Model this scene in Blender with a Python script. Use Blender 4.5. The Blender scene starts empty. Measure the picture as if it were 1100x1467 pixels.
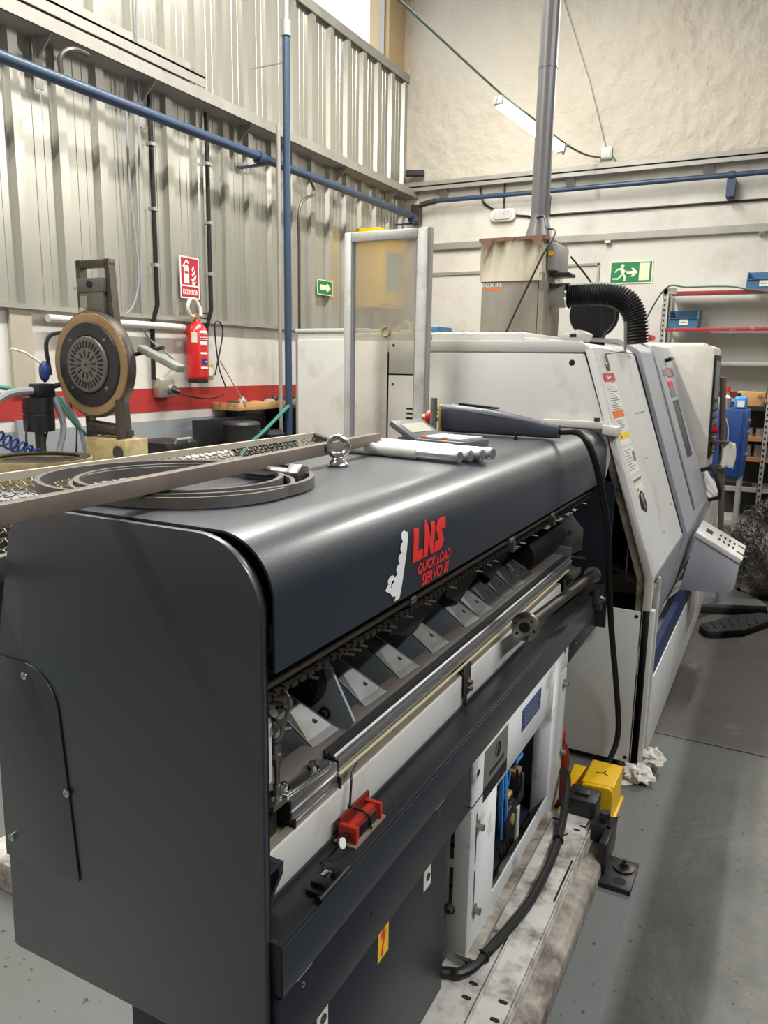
import bpy, bmesh, math, random
from mathutils import Vector, Matrix
random.seed(7)
S = bpy.context.scene
COL = S.collection
V = Vector
PI = math.pi

# ------------------------------------------------------------------ camera
cd = bpy.data.cameras.new('camera'); cam = bpy.data.objects.new('camera', cd); COL.objects.link(cam)
cd.sensor_fit = 'HORIZONTAL'; cd.sensor_width = 36.0; cd.lens = 36.0
cd.clip_start = 0.02; cd.clip_end = 100
RT = V((0.886, 0.463, 0.016)); FW = V((-0.452, 0.872, -0.190))
FW.normalize(); RT = (RT - FW*RT.dot(FW)).normalized(); UP = RT.cross(FW)
M = Matrix((RT, UP, -FW)).transposed().to_4x4(); M.translation = V((0, 0, 1.65))
cam.matrix_world = M
S.camera = cam

# ------------------------------------------------------------------ world, light, exposure
w = bpy.data.worlds.new('world'); S.world = w; w.use_nodes = True
w.node_tree.nodes['Background'].inputs[0].default_value = (0.82, 0.9, 1.0, 1)
w.node_tree.nodes['Background'].inputs[1].default_value = 2.2
S.view_settings.view_transform = 'Standard'; S.view_settings.look = 'None'
S.view_settings.gamma = 1; S.view_settings.use_curve_mapping = False
S.view_settings.exposure = 0.35

def tube_light(name, loc, length, power, yaw=0, width=0.09, tilt=0, color=(1, 0.97, 0.9)):
    ld = bpy.data.lights.new(name, 'AREA'); ld.shape = 'RECTANGLE'
    ld.size = width; ld.size_y = length; ld.energy = power; ld.color = color
    o = bpy.data.objects.new(name, ld); COL.objects.link(o)
    o.location = loc; o.rotation_euler = (tilt, 0, yaw)
    return o
# batten lamps of the hall (rows along the hall, above and beside the camera)
tube_light('hall_tube_light', (-3.2, -0.9, 4.9), 3.0, 130)
tube_light('hall_tube_light', (-2.5, 2.6, 5.6), 3.0, 190)
tube_light('hall_tube_light', (-2.5, 5.6, 5.8), 2.4, 190)
tube_light('hall_tube_light', (0.8, 7.6, 4.5), 1.2, 90, width=0.04, tilt=-0.9)
tube_light('hall_tube_light', (2.6, 1.6, 4.7), 4.0, 215, color=(0.97, 0.98, 1.0))

# ------------------------------------------------------------------ materials
def lin(c):
    r = []
    for v in c:
        v /= 255.0
        r.append(v/12.92 if v <= 0.04045 else ((v+0.055)/1.055)**2.4)
    return r
MATS = {}
def mat(name, rgb, rough=0.5, metal=0.0, var=0.0, scale=6.0, bump=0.0, bscale=60.0,
        bdist=0.01, dirt=None, damt=0.0, dscale=3.0, dsharp=0.1, stretch=(1, 1, 1), coat=0.0, spec=0.5, rvar=0.0, alpha=None):
    m = bpy.data.materials.new(name); m.use_nodes = True
    nt = m.node_tree; N = nt.nodes; L = nt.links
    b = N['Principled BSDF']
    c = lin(rgb) + [1]
    b.inputs['Base Color'].default_value = c
    b.inputs['Roughness'].default_value = rough; b.inputs['Metallic'].default_value = metal
    b.inputs['Specular IOR Level'].default_value = spec
    b.inputs['Coat Weight'].default_value = coat; b.inputs['Coat Roughness'].default_value = 0.22; b.inputs['Coat IOR'].default_value = 1.7
    if var or bump or dirt or rvar:
        tc = N.new('ShaderNodeTexCoord'); mp = N.new('ShaderNodeMapping')
        mp.inputs['Scale'].default_value = stretch
        L.new(tc.outputs['Object'], mp.inputs['Vector'])
    last = None
    if var:
        n = N.new('ShaderNodeTexNoise'); n.inputs['Scale'].default_value = scale; n.inputs['Detail'].default_value = 6
        L.new(mp.outputs[0], n.inputs['Vector'])
        mr = N.new('ShaderNodeMapRange'); mr.inputs[1].default_value = 0.3; mr.inputs[2].default_value = 0.7
        mr.inputs[3].default_value = 1-var; mr.inputs[4].default_value = 1+var
        L.new(n.outputs[0], mr.inputs[0])
        mx = N.new('ShaderNodeMix'); mx.data_type = 'RGBA'; mx.blend_type = 'MULTIPLY'; mx.inputs[0].default_value = 1
        mx.inputs[6].default_value = c
        L.new(mr.outputs[0], mx.inputs[7]); last = mx.outputs[2]
    if dirt:
        n = N.new('ShaderNodeTexNoise'); n.inputs['Scale'].default_value = dscale; n.inputs['Detail'].default_value = 9
        n.inputs['Roughness'].default_value = 0.65
        L.new(mp.outputs[0], n.inputs['Vector'])
        mr = N.new('ShaderNodeMapRange'); t = 0.5 + (0.5-damt)*0.42
        mr.inputs[1].default_value = t-dsharp/2; mr.inputs[2].default_value = t+dsharp/2
        mr.inputs[3].default_value = 0; mr.inputs[4].default_value = 1
        L.new(n.outputs[0], mr.inputs[0])
        mx = N.new('ShaderNodeMix'); mx.data_type = 'RGBA'
        L.new(mr.outputs[0], mx.inputs[0]); mx.inputs[6].default_value = c
        if last: L.new(last, mx.inputs[6])
        mx.inputs[7].default_value = lin(dirt) + [1]; last = mx.outputs[2]
    if last: L.new(last, b.inputs['Base Color'])
    if rvar:
        n = N.new('ShaderNodeTexNoise'); n.inputs['Scale'].default_value = 4; n.inputs['Detail'].default_value = 5
        L.new(mp.outputs[0], n.inputs['Vector'])
        mr = N.new('ShaderNodeMapRange'); mr.inputs[1].default_value = 0.3; mr.inputs[2].default_value = 0.7
        mr.inputs[3].default_value = max(0.02, rough-rvar); mr.inputs[4].default_value = rough+rvar
        L.new(n.outputs[0], mr.inputs[0]); L.new(mr.outputs[0], b.inputs['Roughness'])
    if bump:
        n = N.new('ShaderNodeTexNoise'); n.inputs['Scale'].default_value = bscale; n.inputs['Detail'].default_value = 4
        L.new(mp.outputs[0], n.inputs['Vector'])
        bp = N.new('ShaderNodeBump'); bp.inputs['Strength'].default_value = bump; bp.inputs['Distance'].default_value = bdist
        L.new(n.outputs[0], bp.inputs['Height']); L.new(bp.outputs[0], b.inputs['Normal'])
    MATS[name] = m
    return m
def emit(name, rgb, strength):
    m = bpy.data.materials.new(name); m.use_nodes = True
    b = m.node_tree.nodes['Principled BSDF']
    b.inputs['Base Color'].default_value = (0.8, 0.8, 0.8, 1)
    b.inputs['Emission Color'].default_value = lin(rgb)+[1]; b.inputs['Emission Strength'].default_value = strength
    MATS[name] = m
    return m
mat('feeder_paint', (35, 43, 53), 0.40, 0, var=0.06, scale=3, bump=0.1, bscale=420, rvar=0.03, spec=1.0, coat=0.4)
mat('navy_paint', (34, 38, 48), 0.38, 0, var=0.05, scale=3, bump=0.1, bscale=420)
mat('black_paint', (38, 38, 40), 0.42, 0, var=0.2, scale=5, dirt=(96, 92, 84), damt=0.03, dscale=60, bump=0.08, bscale=300)
mat('machine_white', (212, 210, 204), 0.38, 0, var=0.03, scale=2.5, dirt=(176, 168, 152), damt=0.05, dscale=4, dsharp=0.25)
mat('machine_beige', (208, 203, 192), 0.42, 0, var=0.03, scale=2, dirt=(176, 166, 148), damt=0.1, dscale=5, dsharp=0.3)
mat('machine_grey', (168, 170, 174), 0.35, 0, var=0.04, scale=3)
mat('pedestal_white', (206, 207, 205), 0.45, 0, var=0.05, scale=4, dirt=(92, 84, 72), damt=0.14, dscale=7, dsharp=0.18)
mat('beam_white', (200, 196, 188), 0.5, 0, var=0.08, scale=6, dirt=(88, 74, 60), damt=0.34, dscale=9, dsharp=0.22)
mat('beam_dirty', (178, 170, 158), 0.6, 0, var=0.12, scale=9, dirt=(84, 72, 60), damt=0.5, dscale=11, dsharp=0.3)
mat('oily_edge', (158, 148, 124), 0.5, 0, dirt=(58, 50, 38), damt=0.45, dscale=9, dsharp=0.3)
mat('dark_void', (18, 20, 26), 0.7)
mat('inner_grey', (156, 164, 170), 0.4, 0.0, var=0.08, scale=6)
mat('zinc_plate', (126, 129, 127), 0.42, 0.6, var=0.14, scale=12, dirt=(96, 88, 70), damt=0.25, dscale=12, dsharp=0.3)
mat('steel', (168, 166, 160), 0.3, 0.95, var=0.1, scale=14)
mat('bright_steel', (215, 215, 212), 0.2, 1.0, var=0.05, scale=14)
mat('dark_steel', (96, 90, 84), 0.42, 0.85, var=0.2, scale=9)
mat('alu', (196, 196, 194), 0.3, 0.9, var=0.05, scale=10, stretch=(1, .1, 1))
mat('rail_steel', (150, 150, 150), 0.42, 0.7)
mat('alu_matt', (205, 204, 200), 0.5, 0.5, var=0.06, scale=12, dirt=(150, 146, 138), damt=0.12, dscale=8, dsharp=0.3)
mat('rail_brown', (112, 104, 97), 0.5, 0.1, var=0.12, scale=18, stretch=(1, .15, 1))
mat('rail_dark', (66, 66, 69), 0.36, 0.4, var=0.1, scale=18, stretch=(1, .1, 1))
mat('dusty_ledge', (132, 120, 104), 0.7, 0, var=0.15, scale=16)
mat('black_plastic', (22, 22, 24), 0.42, 0, bump=0.05, bscale=200)
mat('black_rubber', (22, 22, 22), 0.45, 0)
mat('belt_rubber', (96, 91, 86), 0.55, 0, var=0.25, scale=12)
mat('cream_cable', (196, 186, 150), 0.5)
mat('red_plastic', (186, 50, 34), 0.4, 0, var=0.06, scale=20)
mat('dark_red_plastic', (116, 34, 28), 0.45, 0)
mat('red_paint', (196, 40, 44), 0.35)
mat('logo_red', (226, 50, 46), 0.5)
mat('white_print', (236, 236, 234), 0.5)
mat('grey_print', (120, 122, 126), 0.5)
mat('black_print', (30, 30, 32), 0.6)
mat('paper', (222, 218, 206), 0.7)
mat('orange_print', (226, 110, 50), 0.6)
mat('yellow_print', (240, 200, 40), 0.5)
mat('blue_print', (44, 68, 120), 0.45)
mat('brass_tan', (190, 160, 96), 0.4, 0.4)
mat('yellow_paint', (240, 190, 20), 0.42, 0, var=0.05, scale=6, dirt=(96, 72, 20), damt=0.06, dscale=9, dsharp=0.1)
mat('wall_white', (212, 208, 200), 0.8, 0, var=0.04, scale=1.6, bump=0.25, bscale=14, dirt=(176, 168, 154), damt=0.1, dscale=1.4, dsharp=0.3)
mat('wall_plaster', (206, 198, 184), 0.85, 0, var=0.05, scale=1.2, bump=1.0, bscale=7, bdist=0.045, dirt=(192, 182, 166), damt=0.3, dscale=1.2, dsharp=0.4)
mat('wall_tan', (186, 162, 124), 0.85, 0, var=0.1, scale=2, bump=0.4, bscale=8)
mat('wall_grey', (148, 152, 156), 0.6, 0, var=0.06, scale=2)
mat('stripe_red', (168, 48, 44), 0.55, 0, var=0.08, scale=3)
mat('cladding', (172, 170, 160), 0.33, 0.5, var=0.05, scale=2.2, stretch=(1, 1, .15), rvar=0.06)
mat('galv', (158, 155, 148), 0.45, 0.25, var=0.1, scale=5)
mat('pipe_blue', (50, 70, 96), 0.4, 0, var=0.1, scale=5)
mat('ceiling_grey', (172, 170, 164), 0.8)
mat('duct_grey', (122, 120, 120), 0.35, 0.15, var=0.05, scale=3)
mat('cloth', (206, 198, 176), 0.85, 0, var=0.06, scale=5, dirt=(110, 98, 78), damt=0.16, dscale=5, dsharp=0.3, stretch=(1, 1, .35))
mat('brown_fabric', (132, 98, 82), 0.8, 0, var=0.2, scale=20)
mat('collector_grey', (150, 144, 134), 0.5, 0.1, var=0.08, scale=4, dirt=(112, 100, 84), damt=0.3, dscale=4, dsharp=0.4, stretch=(1, 1, .3))
mat('sign_green', (20, 120, 78), 0.5)
mat('sign_glow', (226, 230, 190), 0.5)
mat('sign_red', (176, 30, 44), 0.45)
mat('ext_red', (200, 34, 34), 0.28, 0, coat=0.4)
mat('ext_blue', (40, 52, 130), 0.4)
mat('wood', (190, 146, 92), 0.65, 0, var=0.18, scale=8, stretch=(1, .2, 1), dirt=(110, 74, 44), damt=0.2, dscale=6)
mat('cream_block', (186, 170, 122), 0.5, 0, var=0.1, scale=6, dirt=(112, 90, 56), damt=0.3, dscale=7, dsharp=0.35)
mat('disc_ring', (164, 134, 92), 0.5, 0, var=0.15, scale=8, dirt=(84, 64, 42), damt=0.25, dscale=4, dsharp=0.5)
mat('disc_black', (44, 44, 46), 0.4, 0.2, var=0.1, scale=10)
mat('disc_grey', (108, 104, 98), 0.45, 0.5, var=0.12, scale=12)
mat('bin_blue', (62, 108, 142), 0.45, 0, var=0.06, scale=10)
mat('cabinet_blue', (34, 66, 126), 0.4, 0, var=0.05, scale=4)
mat('strip_blue', (26, 46, 88), 0.4, 0, var=0.15, scale=7)
mat('shelf_red', (158, 44, 50), 0.5, 0, dirt=(196, 184, 168), damt=0.16, dscale=10, dsharp=0.08)
mat('shelf_grey', (164, 162, 154), 0.5, 0.2, var=0.08, scale=7)
mat('hose_green', (60, 128, 112), 0.45)
mat('cable_greygreen', (84, 106, 98), 0.5)
mat('hose_blue', (34, 62, 120), 0.35)
mat('swarf', (80, 77, 75), 0.5, 0.5, var=0.4, scale=30)
mat('broom_black', (26, 26, 28), 0.75, 0, bump=0.6, bscale=90)
mat('pole_brown', (116, 104, 90), 0.5, 0.2, var=0.15, scale=6)
mat('rag', (226, 220, 208), 0.9, 0, var=0.06, scale=10)
mat('tin', (176, 170, 158), 0.35, 0.7)
mat('copper_brown', (168, 116, 72), 0.6)
mat('calc_grey', (92, 96, 96), 0.45)
mat('calc_light', (186, 190, 192), 0.45)
mat('lcd', (176, 176, 160), 0.25)
mat('key_white', (186, 196, 202), 0.45)
mat('pendant_grey', (62, 66, 78), 0.42, 0, bump=0.05, bscale=300)
mat('silver_tube', (206, 206, 204), 0.25, 0.8, var=0.03, scale=8)
mat('arm_grey', (134, 136, 128), 0.6, 0, var=0.2, scale=9)
mat('pilaster_grey', (176, 168, 150), 0.8, 0, var=0.08, scale=3)
mat('wire', (128, 120, 106), 0.5, 0.4, var=0.3, scale=14)
mat('rust_bar', (122, 110, 100), 0.55, 0.35, var=0.2, scale=10)
mat('plate_grey', (124, 126, 122), 0.45, 0.2)
mat('frame_tan', (196, 186, 168), 0.5, 0.1, var=0.1, scale=9)
mat('blue_hose', (70, 140, 210), 0.35)
emit('lamp_glow', (255, 252, 240), 40.0)

# glass of the leaning door: dusty, greyish, see-through
gm = bpy.data.materials.new('dusty_glass'); gm.use_nodes = True
nt = gm.node_tree; N = nt.nodes; L = nt.links
pb = N['Principled BSDF']; pb.inputs['Base Color'].default_value = lin((190, 184, 170))+[1]; pb.inputs['Roughness'].default_value = 0.35
tr = N.new('ShaderNodeBsdfTransparent'); tr.inputs[0].default_value = (0.93, 0.92, 0.88, 1)
ms = N.new('ShaderNodeMixShader'); nz = N.new('ShaderNodeTexNoise'); nz.inputs['Scale'].default_value = 5; nz.inputs['Detail'].default_value = 6
tcn = N.new('ShaderNodeTexCoord'); L.new(tcn.outputs['Object'], nz.inputs['Vector'])
mrn = N.new('ShaderNodeMapRange'); mrn.inputs[1].default_value = .3; mrn.inputs[2].default_value = .7; mrn.inputs[3].default_value = .40; mrn.inputs[4].default_value = .56
L.new(nz.outputs[0], mrn.inputs[0]); L.new(mrn.outputs[0], ms.inputs[0])
L.new(tr.outputs[0], ms.inputs[1]); L.new(pb.outputs[0], ms.inputs[2]); L.new(ms.outputs[0], N['Material Output'].inputs['Surface'])
MATS['dusty_glass'] = gm

# floor paint: grey-green paint, worn dark along the aisle, chipped patches
fm = bpy.data.materials.new('floor_paint'); fm.use_nodes = True
nt = fm.node_tree; N = nt.nodes; L = nt.links; b = N['Principled BSDF']
tc = N.new('ShaderNodeTexCoord')
def noise(sc, det=6, ro=.55, vec=None):
    n = N.new('ShaderNodeTexNoise'); n.inputs['Scale'].default_value = sc; n.inputs['Detail'].default_value = det; n.inputs['Roughness'].default_value = ro
    L.new(vec or tc.outputs['Object'], n.inputs['Vector']); return n.outputs[0]
def mapr(o, a, b_, c_, d_):
    n = N.new('ShaderNodeMapRange'); n.inputs[1].default_value = a; n.inputs[2].default_value = b_; n.inputs[3].default_value = c_; n.inputs[4].default_value = d_
    L.new(o, n.inputs[0]); return n.outputs[0]
def math_(op, a, b_):
    n = N.new('ShaderNodeMath'); n.operation = op
    for i, q in enumerate((a, b_)):
        if isinstance(q, (int, float)): n.inputs[i].default_value = q
        else: L.new(q, n.inputs[i])
    n.use_clamp = op != 'ADD'
    return n.outputs[0]
def mixc(f, a, b_):
    n = N.new('ShaderNodeMix'); n.data_type = 'RGBA'; L.new(f, n.inputs[0])
    for i, q in ((6, a), (7, b_)):
        if isinstance(q, tuple): n.inputs[i].default_value = lin(q)+[1]
        else: L.new(q, n.inputs[i])
    return n.outputs[2]
sx = N.new('ShaderNodeSeparateXYZ'); L.new(tc.outputs['Object'], sx.inputs[0])
base = mixc(mapr(noise(1.3), .35, .65, 0, 1), (108, 112, 110), (101, 104, 101))
# worn band in the aisle where people walk
wob = math_('ADD', sx.outputs['X'], mapr(noise(2.2), .2, .8, -.14, .14))
band = math_('MULTIPLY', mapr(wob, -.03, .05, 0, .8), mapr(noise(20, 10, .75), .51, .56, 0, 1))
base = mixc(band, base, (124, 117, 103))
tread = mapr(wob, .12, .24, 0, 1)
base = mixc(math_('MULTIPLY', tread, .85), base, (66, 61, 59))
far = math_('MULTIPLY', mapr(sx.outputs['Y'], 3.45, 3.55, 0, 1), .85)
base = mixc(far, base, (78, 72, 69))
spk = mapr(noise(46, 3, .5), .665, .70, 0, 1)
base = mixc(spk, base, (58, 54, 50))
chip = math_('MULTIPLY', mapr(noise(4.2, 9, .7), .60, .64, 0, 1), mapr(sx.outputs['Y'], 3.2, 3.5, 0, .7))
base = mixc(chip, base, (120, 114, 104))
L.new(base, b.inputs['Base Color'])
L.new(mapr(noise(3), .3, .7, .38, .58), b.inputs['Roughness'])
bp = N.new('ShaderNodeBump'); bp.inputs['Strength'].default_value = .15; bp.inputs['Distance'].default_value = .01
L.new(noise(24), bp.inputs['Height']); L.new(bp.outputs[0], b.inputs['Normal'])
MATS['floor_paint'] = fm

# ------------------------------------------------------------------ mesh helpers
def sub(a, b): return V(a)-V(b)
def rpoly(pts, n=5):
    """pts: (x, y) or (x, y, r); rounds the corners that carry a radius"""
    out = []; k = len(pts)
    for i, p in enumerate(pts):
        if len(p) < 3 or p[2] <= 0: out.append((p[0], p[1])); continue
        c = V(p[:2]); a = (V(pts[i-1][:2])-c); b = (V(pts[(i+1) % k][:2])-c)
        la, lb = a.length, b.length; a.normalize(); b.normalize()
        ang = a.angle(b); d = min(p[2]/math.tan(ang/2), la*.49, lb*.49); r = d*math.tan(ang/2)
        cen = c+(a+b).normalized()*(r/math.sin(ang/2))
        s = c+a*d-cen; e = c+b*d-cen
        for j in range(n+1):
            t = j/n; th = s.angle(e) if s.length > 1e-9 else 0
            q = s*math.cos(t*th) if th < 1e-6 else (s*math.sin((1-t)*th)+e*math.sin(t*th))/math.sin(th)
            out.append(tuple(cen+q))
    return out
def ax3(axis, u, v, t):
    return {'X': (t, u, v), 'Y': (u, t, v), 'Z': (u, v, t)}[axis]
def spline(pts, n=6):
    P = [V(p) for p in pts]; P = [2*P[0]-P[1]]+P+[2*P[-1]-P[-2]]; out = []
    for i in range(1, len(P)-2):
        a, b, c, d = P[i-1:i+3]
        for j in range(n):
            t = j/n
            out.append(.5*((2*b)+(c-a)*t+(2*a-5*b+4*c-d)*t*t+(3*b-a-3*c+d)*t**3))
    out.append(P[-2]); return out
class MB:
    def __init__(self): self.v = []; self.f = []
    def add(self, vs, fs):
        o = len(self.v); self.v += [tuple(p) for p in vs]; self.f += [tuple(i+o for i in f) for f in fs]; return self
    def box(self, x0, x1, y0, y1, z0, z1):
        vs = [(x, y, z) for z in (z0, z1) for y in (y0, y1) for x in (x0, x1)]
        return self.add(vs, [(0, 2, 3, 1), (4, 5, 7, 6), (0, 1, 5, 4), (2, 6, 7, 3), (0, 4, 6, 2), (1, 3, 7, 5)])
    def obox(self, c, ax, ay, az):
        c, ax, ay, az = V(c), V(ax), V(ay), V(az)
        vs = [c+ax*i+ay*j+az*k for k in (-1, 1) for j in (-1, 1) for i in (-1, 1)]
        return self.add(vs, [(0, 2, 3, 1), (4, 5, 7, 6), (0, 1, 5, 4), (2, 6, 7, 3), (0, 4, 6, 2), (1, 3, 7, 5)])
    def bar(self, p0, p1, wd, ht, up=(0, 0, 1)):
        p0, p1 = V(p0), V(p1); d = p1-p0; s = d.cross(V(up)).normalized(); u = s.cross(d).normalized()
        return self.obox((p0+p1)/2, d/2, s*wd/2, u*ht/2)
    def prism(self, poly, axis, a, b):
        n = len(poly)
        vs = [ax3(axis, p[0], p[1], a) for p in poly]+[ax3(axis, p[0], p[1], b) for p in poly]
        fs = [tuple(range(n)), tuple(range(2*n-1, n-1, -1))]+[(i, i+n, (i+1) % n+n, (i+1) % n) for i in range(n)]
        return self.add(vs, fs)
    def sheet(self, prof, th, axis, a, b):
        """open profile given thickness to its left side"""
        P = [V(p) for p in prof]; off = []
        for i, p in enumerate(P):
            t = (P[min(i+1, len(P)-1)]-P[max(i-1, 0)]).normalized()
            off.append(p+V((-t.y, t.x))*th)
        n = len(P); vs = []
        for t in (a, b):
            vs += [ax3(axis, p.x, p.y, t) for p in P]+[ax3(axis, p.x, p.y, t) for p in off]
        fs = []
        m = 2*n
        for i in range(n-1):
            fs += [(i, i+1, i+1+m, i+m), (n+i, n+i+m, n+i+1+m, n+i+1), (i, n+i, n+i+1, i+1), (m+i, m+i+1, m+n+i+1, m+n+i)]
        fs += [(0, m, m+n, n), (n-1, 2*n-1, m+2*n-1, m+n-1)]
        return self.add(vs, fs)
    def tube(self, pts, r, n=8, cap=True, closed=False):
        P = [V(p) for p in pts]; k = len(P); R = r if isinstance(r, (list, tuple)) else [r]*k
        t0 = (P[1]-P[0]).normalized(); u = t0.orthogonal().normalized(); vs = []; pt = t0
        for i in range(k):
            if closed: t = (P[(i+1) % k]-P[i-1]).normalized()
            else: t = (P[min(i+1, k-1)]-P[max(i-1, 0)]).normalized()
            q = pt.rotation_difference(t); u = q @ u; u = (u-t*u.dot(t)).normalized(); pt = t; w_ = t.cross(u)
            vs += [P[i]+(u*math.cos(2*PI*j/n)+w_*math.sin(2*PI*j/n))*R[i] for j in range(n)]
        fs = []
        for i in range(k if closed else k-1):
            a = i*n; b = ((i+1) % k)*n
            fs += [(a+j, a+(j+1) % n, b+(j+1) % n, b+j) for j in range(n)]
        if cap and not closed: fs += [tuple(range(n-1, -1, -1)), tuple((k-1)*n+j for j in range(n))]
        return self.add(vs, fs)
    def cyl(self, p0, p1, r, n=16, r1=None): return self.tube([p0, p1], [r, r if r1 is None else r1], n)
    def rev(self, prof, o, d, n=24, ring=False):
        """prof: (radius, height) revolved about axis d through o"""
        o, d = V(o), V(d).normalized(); u = d.orthogonal().normalized(); w_ = d.cross(u); vs = []; k = len(prof)
        for r, hh in prof: vs += [o+d*hh+(u*math.cos(2*PI*j/n)+w_*math.sin(2*PI*j/n))*max(r, 1e-5) for j in range(n)]
        fs = [(i*n+j, i*n+(j+1) % n, (i+1)*n+(j+1) % n, (i+1)*n+j) for i in range(k-1) for j in range(n)]
        if ring: fs += [((k-1)*n+j, (k-1)*n+(j+1) % n, (j+1) % n, j) for j in range(n)]
        else: fs += [tuple(range(n-1, -1, -1)), tuple((k-1)*n+j for j in range(n))]
        return self.add(vs, fs)
    def hexa(self, p0, p1, r): return self.tube([p0, p1], r, 6)
    def ball(self, c, r, n=10, m=6, s=(1, 1, 1)):
        c = V(c); vs = []; fs = []
        for i in range(m+1):
            th = PI*i/m
            for j in range(n):
                ph = 2*PI*j/n
                vs.append(c+V((r*s[0]*math.sin(th)*math.cos(ph), r*s[1]*math.sin(th)*math.sin(ph), r*s[2]*math.cos(th))))
        for i in range(m):
            for j in range(n): fs.append((i*n+j, (i+1)*n+j, (i+1)*n+(j+1) % n, i*n+(j+1) % n))
        return self.add(vs, fs)
    def torus(self, c, nrm, R, r, n=28, m=8, a0=0, a1=2*PI):
        c = V(c); d = V(nrm).normalized(); u = d.orthogonal().normalized(); w_ = d.cross(u)
        full = abs(a1-a0-2*PI) < 1e-6
        pts = [c+(u*math.cos(a0+(a1-a0)*i/n)+w_*math.sin(a0+(a1-a0)*i/n))*R for i in range(n if full else n+1)]
        return self.tube(pts, r, m, closed=full)
    def build(self, name, material, parent=None, bevel=0, smooth=35, bseg=2, kind=None, label=None):
        o0 = V((0, 0, 0)); q = parent
        while q is not None: o0 = o0+q.location; q = q.parent
        bm = bmesh.new(); vs = [bm.verts.new(V(p)-o0) for p in self.v]
        for f in self.f:
            try: bm.faces.new([vs[i] for i in f])
            except ValueError: pass
        bmesh.ops.remove_doubles(bm, verts=bm.verts, dist=1e-6)
        bmesh.ops.recalc_face_normals(bm, faces=bm.faces)
        if bevel:
            ed = [e for e in bm.edges if len(e.link_faces) == 2 and e.calc_face_angle() > .55]
            bmesh.ops.bevel(bm, geom=ed, offset=bevel, segments=bseg, affect='EDGES', profile=.5, clamp_overlap=True)
        me = bpy.data.meshes.new(name); bm.to_mesh(me); bm.free()
        me.materials.append(MATS[material])
        if smooth:
            me.shade_smooth(); me.set_sharp_from_angle(angle=math.radians(smooth))
        o = bpy.data.objects.new(name, me); COL.objects.link(o); o.parent = parent
        if kind: o['kind'] = kind
        if label: o['label'] = label
        return o
def thing(name, label, cat, loc=(0, 0, 0), group=None):
    o = bpy.data.objects.new(name, None); COL.objects.link(o); o.location = loc; o.empty_display_size = .1
    o['label'] = label; o['category'] = cat
    if group: o['group'] = group
    return o
def tag(o, label, cat, group=None):
    o['label'] = label; o['category'] = cat
    if group: o['group'] = group
    return o
def struct(o): o['kind'] = 'structure'; return o
def dup(src, off, parent=None):
    o = src.copy(); COL.objects.link(o); o.parent = parent if parent is not None else src.parent
    o.location = V(src.location)+V(off); return o
FONT_STATE = {}
def text(name, s, c, right, up, wd, ht, material, parent, th=0.001, shear=0, bold=0, bend=None, label=None):
    """lettering as a thin mesh: centre c, box wd x ht, in the plane right / up"""
    cu = bpy.data.curves.new(name, 'FONT'); cu.body = s; cu.align_x = 'LEFT'; cu.fill_mode = 'FRONT'; cu.offset = bold; cu.resolution_u = 3
    t = bpy.data.objects.new(name, cu); COL.objects.link(t)
    dg = bpy.context.evaluated_depsgraph_get(); me = bpy.data.meshes.new_from_object(t.evaluated_get(dg))
    bpy.data.objects.remove(t); bpy.data.curves.remove(cu)
    xs = [v.co.x for v in me.vertices]; ys = [v.co.y for v in me.vertices]
    x0, x1, y0, y1 = min(xs), max(xs), min(ys), max(ys)
    right, up, c = V(right).normalized(), V(up).normalized(), V(c); nrm = right.cross(up)
    bm = bmesh.new(); bm.from_mesh(me)
    if bend:
        for k in range(1, 8):
            bmesh.ops.bisect_plane(bm, geom=bm.verts[:]+bm.edges[:]+bm.faces[:], plane_co=(0, y0+(y1-y0)*k/8, 0), plane_no=(0, 1, 0))
    o0 = V((0, 0, 0)); q = parent
    while q is not None: o0 = o0+q.location; q = q.parent
    for v in bm.verts:
        a = ((v.co.x-x0)/(x1-x0)-.5)*wd; bb = ((v.co.y-y0)/(y1-y0)-.5)*ht
        a += shear*bb
        v.co = (bend(c, a, bb) if bend else c+right*a+up*bb+nrm*th)-o0
    m2 = bpy.data.meshes.new(name); bm.to_mesh(m2); bm.free(); bpy.data.meshes.remove(me)
    m2.materials.append(MATS[material])
    o = bpy.data.objects.new(name, m2); COL.objects.link(o); o.parent = parent
    if label: o['label'] = label
    return o
def decal(name, polys, c, right, up, material, parent, th=0.0012, base=0.0):
    """flat printed shapes, polys in metres around c"""
    right, up, c = V(right).normalized(), V(up).normalized(), V(c); n = right.cross(up); mb = MB()
    for p in polys:
        k = len(p)
        vs = [c+right*x+up*y+n*base for x, y in p]+[c+right*x+up*y+n*(base+th) for x, y in p]
        mb.add(vs, [tuple(range(k)), tuple(range(2*k-1, k-1, -1))]+[(i, (i+1) % k, (i+1) % k+k, i+k) for i in range(k)])
    return mb.build(name, material, parent, smooth=0)
def rect(x0, y0, x1, y1): return [(x0, y0), (x1, y0), (x1, y1), (x0, y1)]
def bolt(parent, p, d, r=.007, h=.006, washer=True, material='steel', name='bolt'):
    p, d = V(p), V(d).normalized(); mb = MB()
    if washer: mb.cyl(p, p+d*.002, r*1.7, 14)
    mb.hexa(p+d*.001, p+d*h, r)
    return mb.build(name, material, parent)
def screw(parent, p, d, r=.006, material='bright_steel', name='screw'):
    return MB().rev([(r, 0), (r*.95, r*.35), (r*.6, r*.6), (r*.3, r*.62), (r*.28, r*.3), (0, r*.3)], p, d, 12).build(name, material, parent)

# ================================================================== SETTING
XL, YB = -4.4, 8.85
YJ = 3.5
fl = struct(MB().box(-4.7, 7.7, -8.7, 9.1, -.2, -.012).build('floor', 'dark_void', smooth=0))
for a, b in ((-8.7, YJ-.004), (YJ+.004, 9.1)):
    MB().box(-4.7, 7.7, a, b, -.012, 0).build('floor_slab', 'floor_paint', fl, smooth=0)
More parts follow.
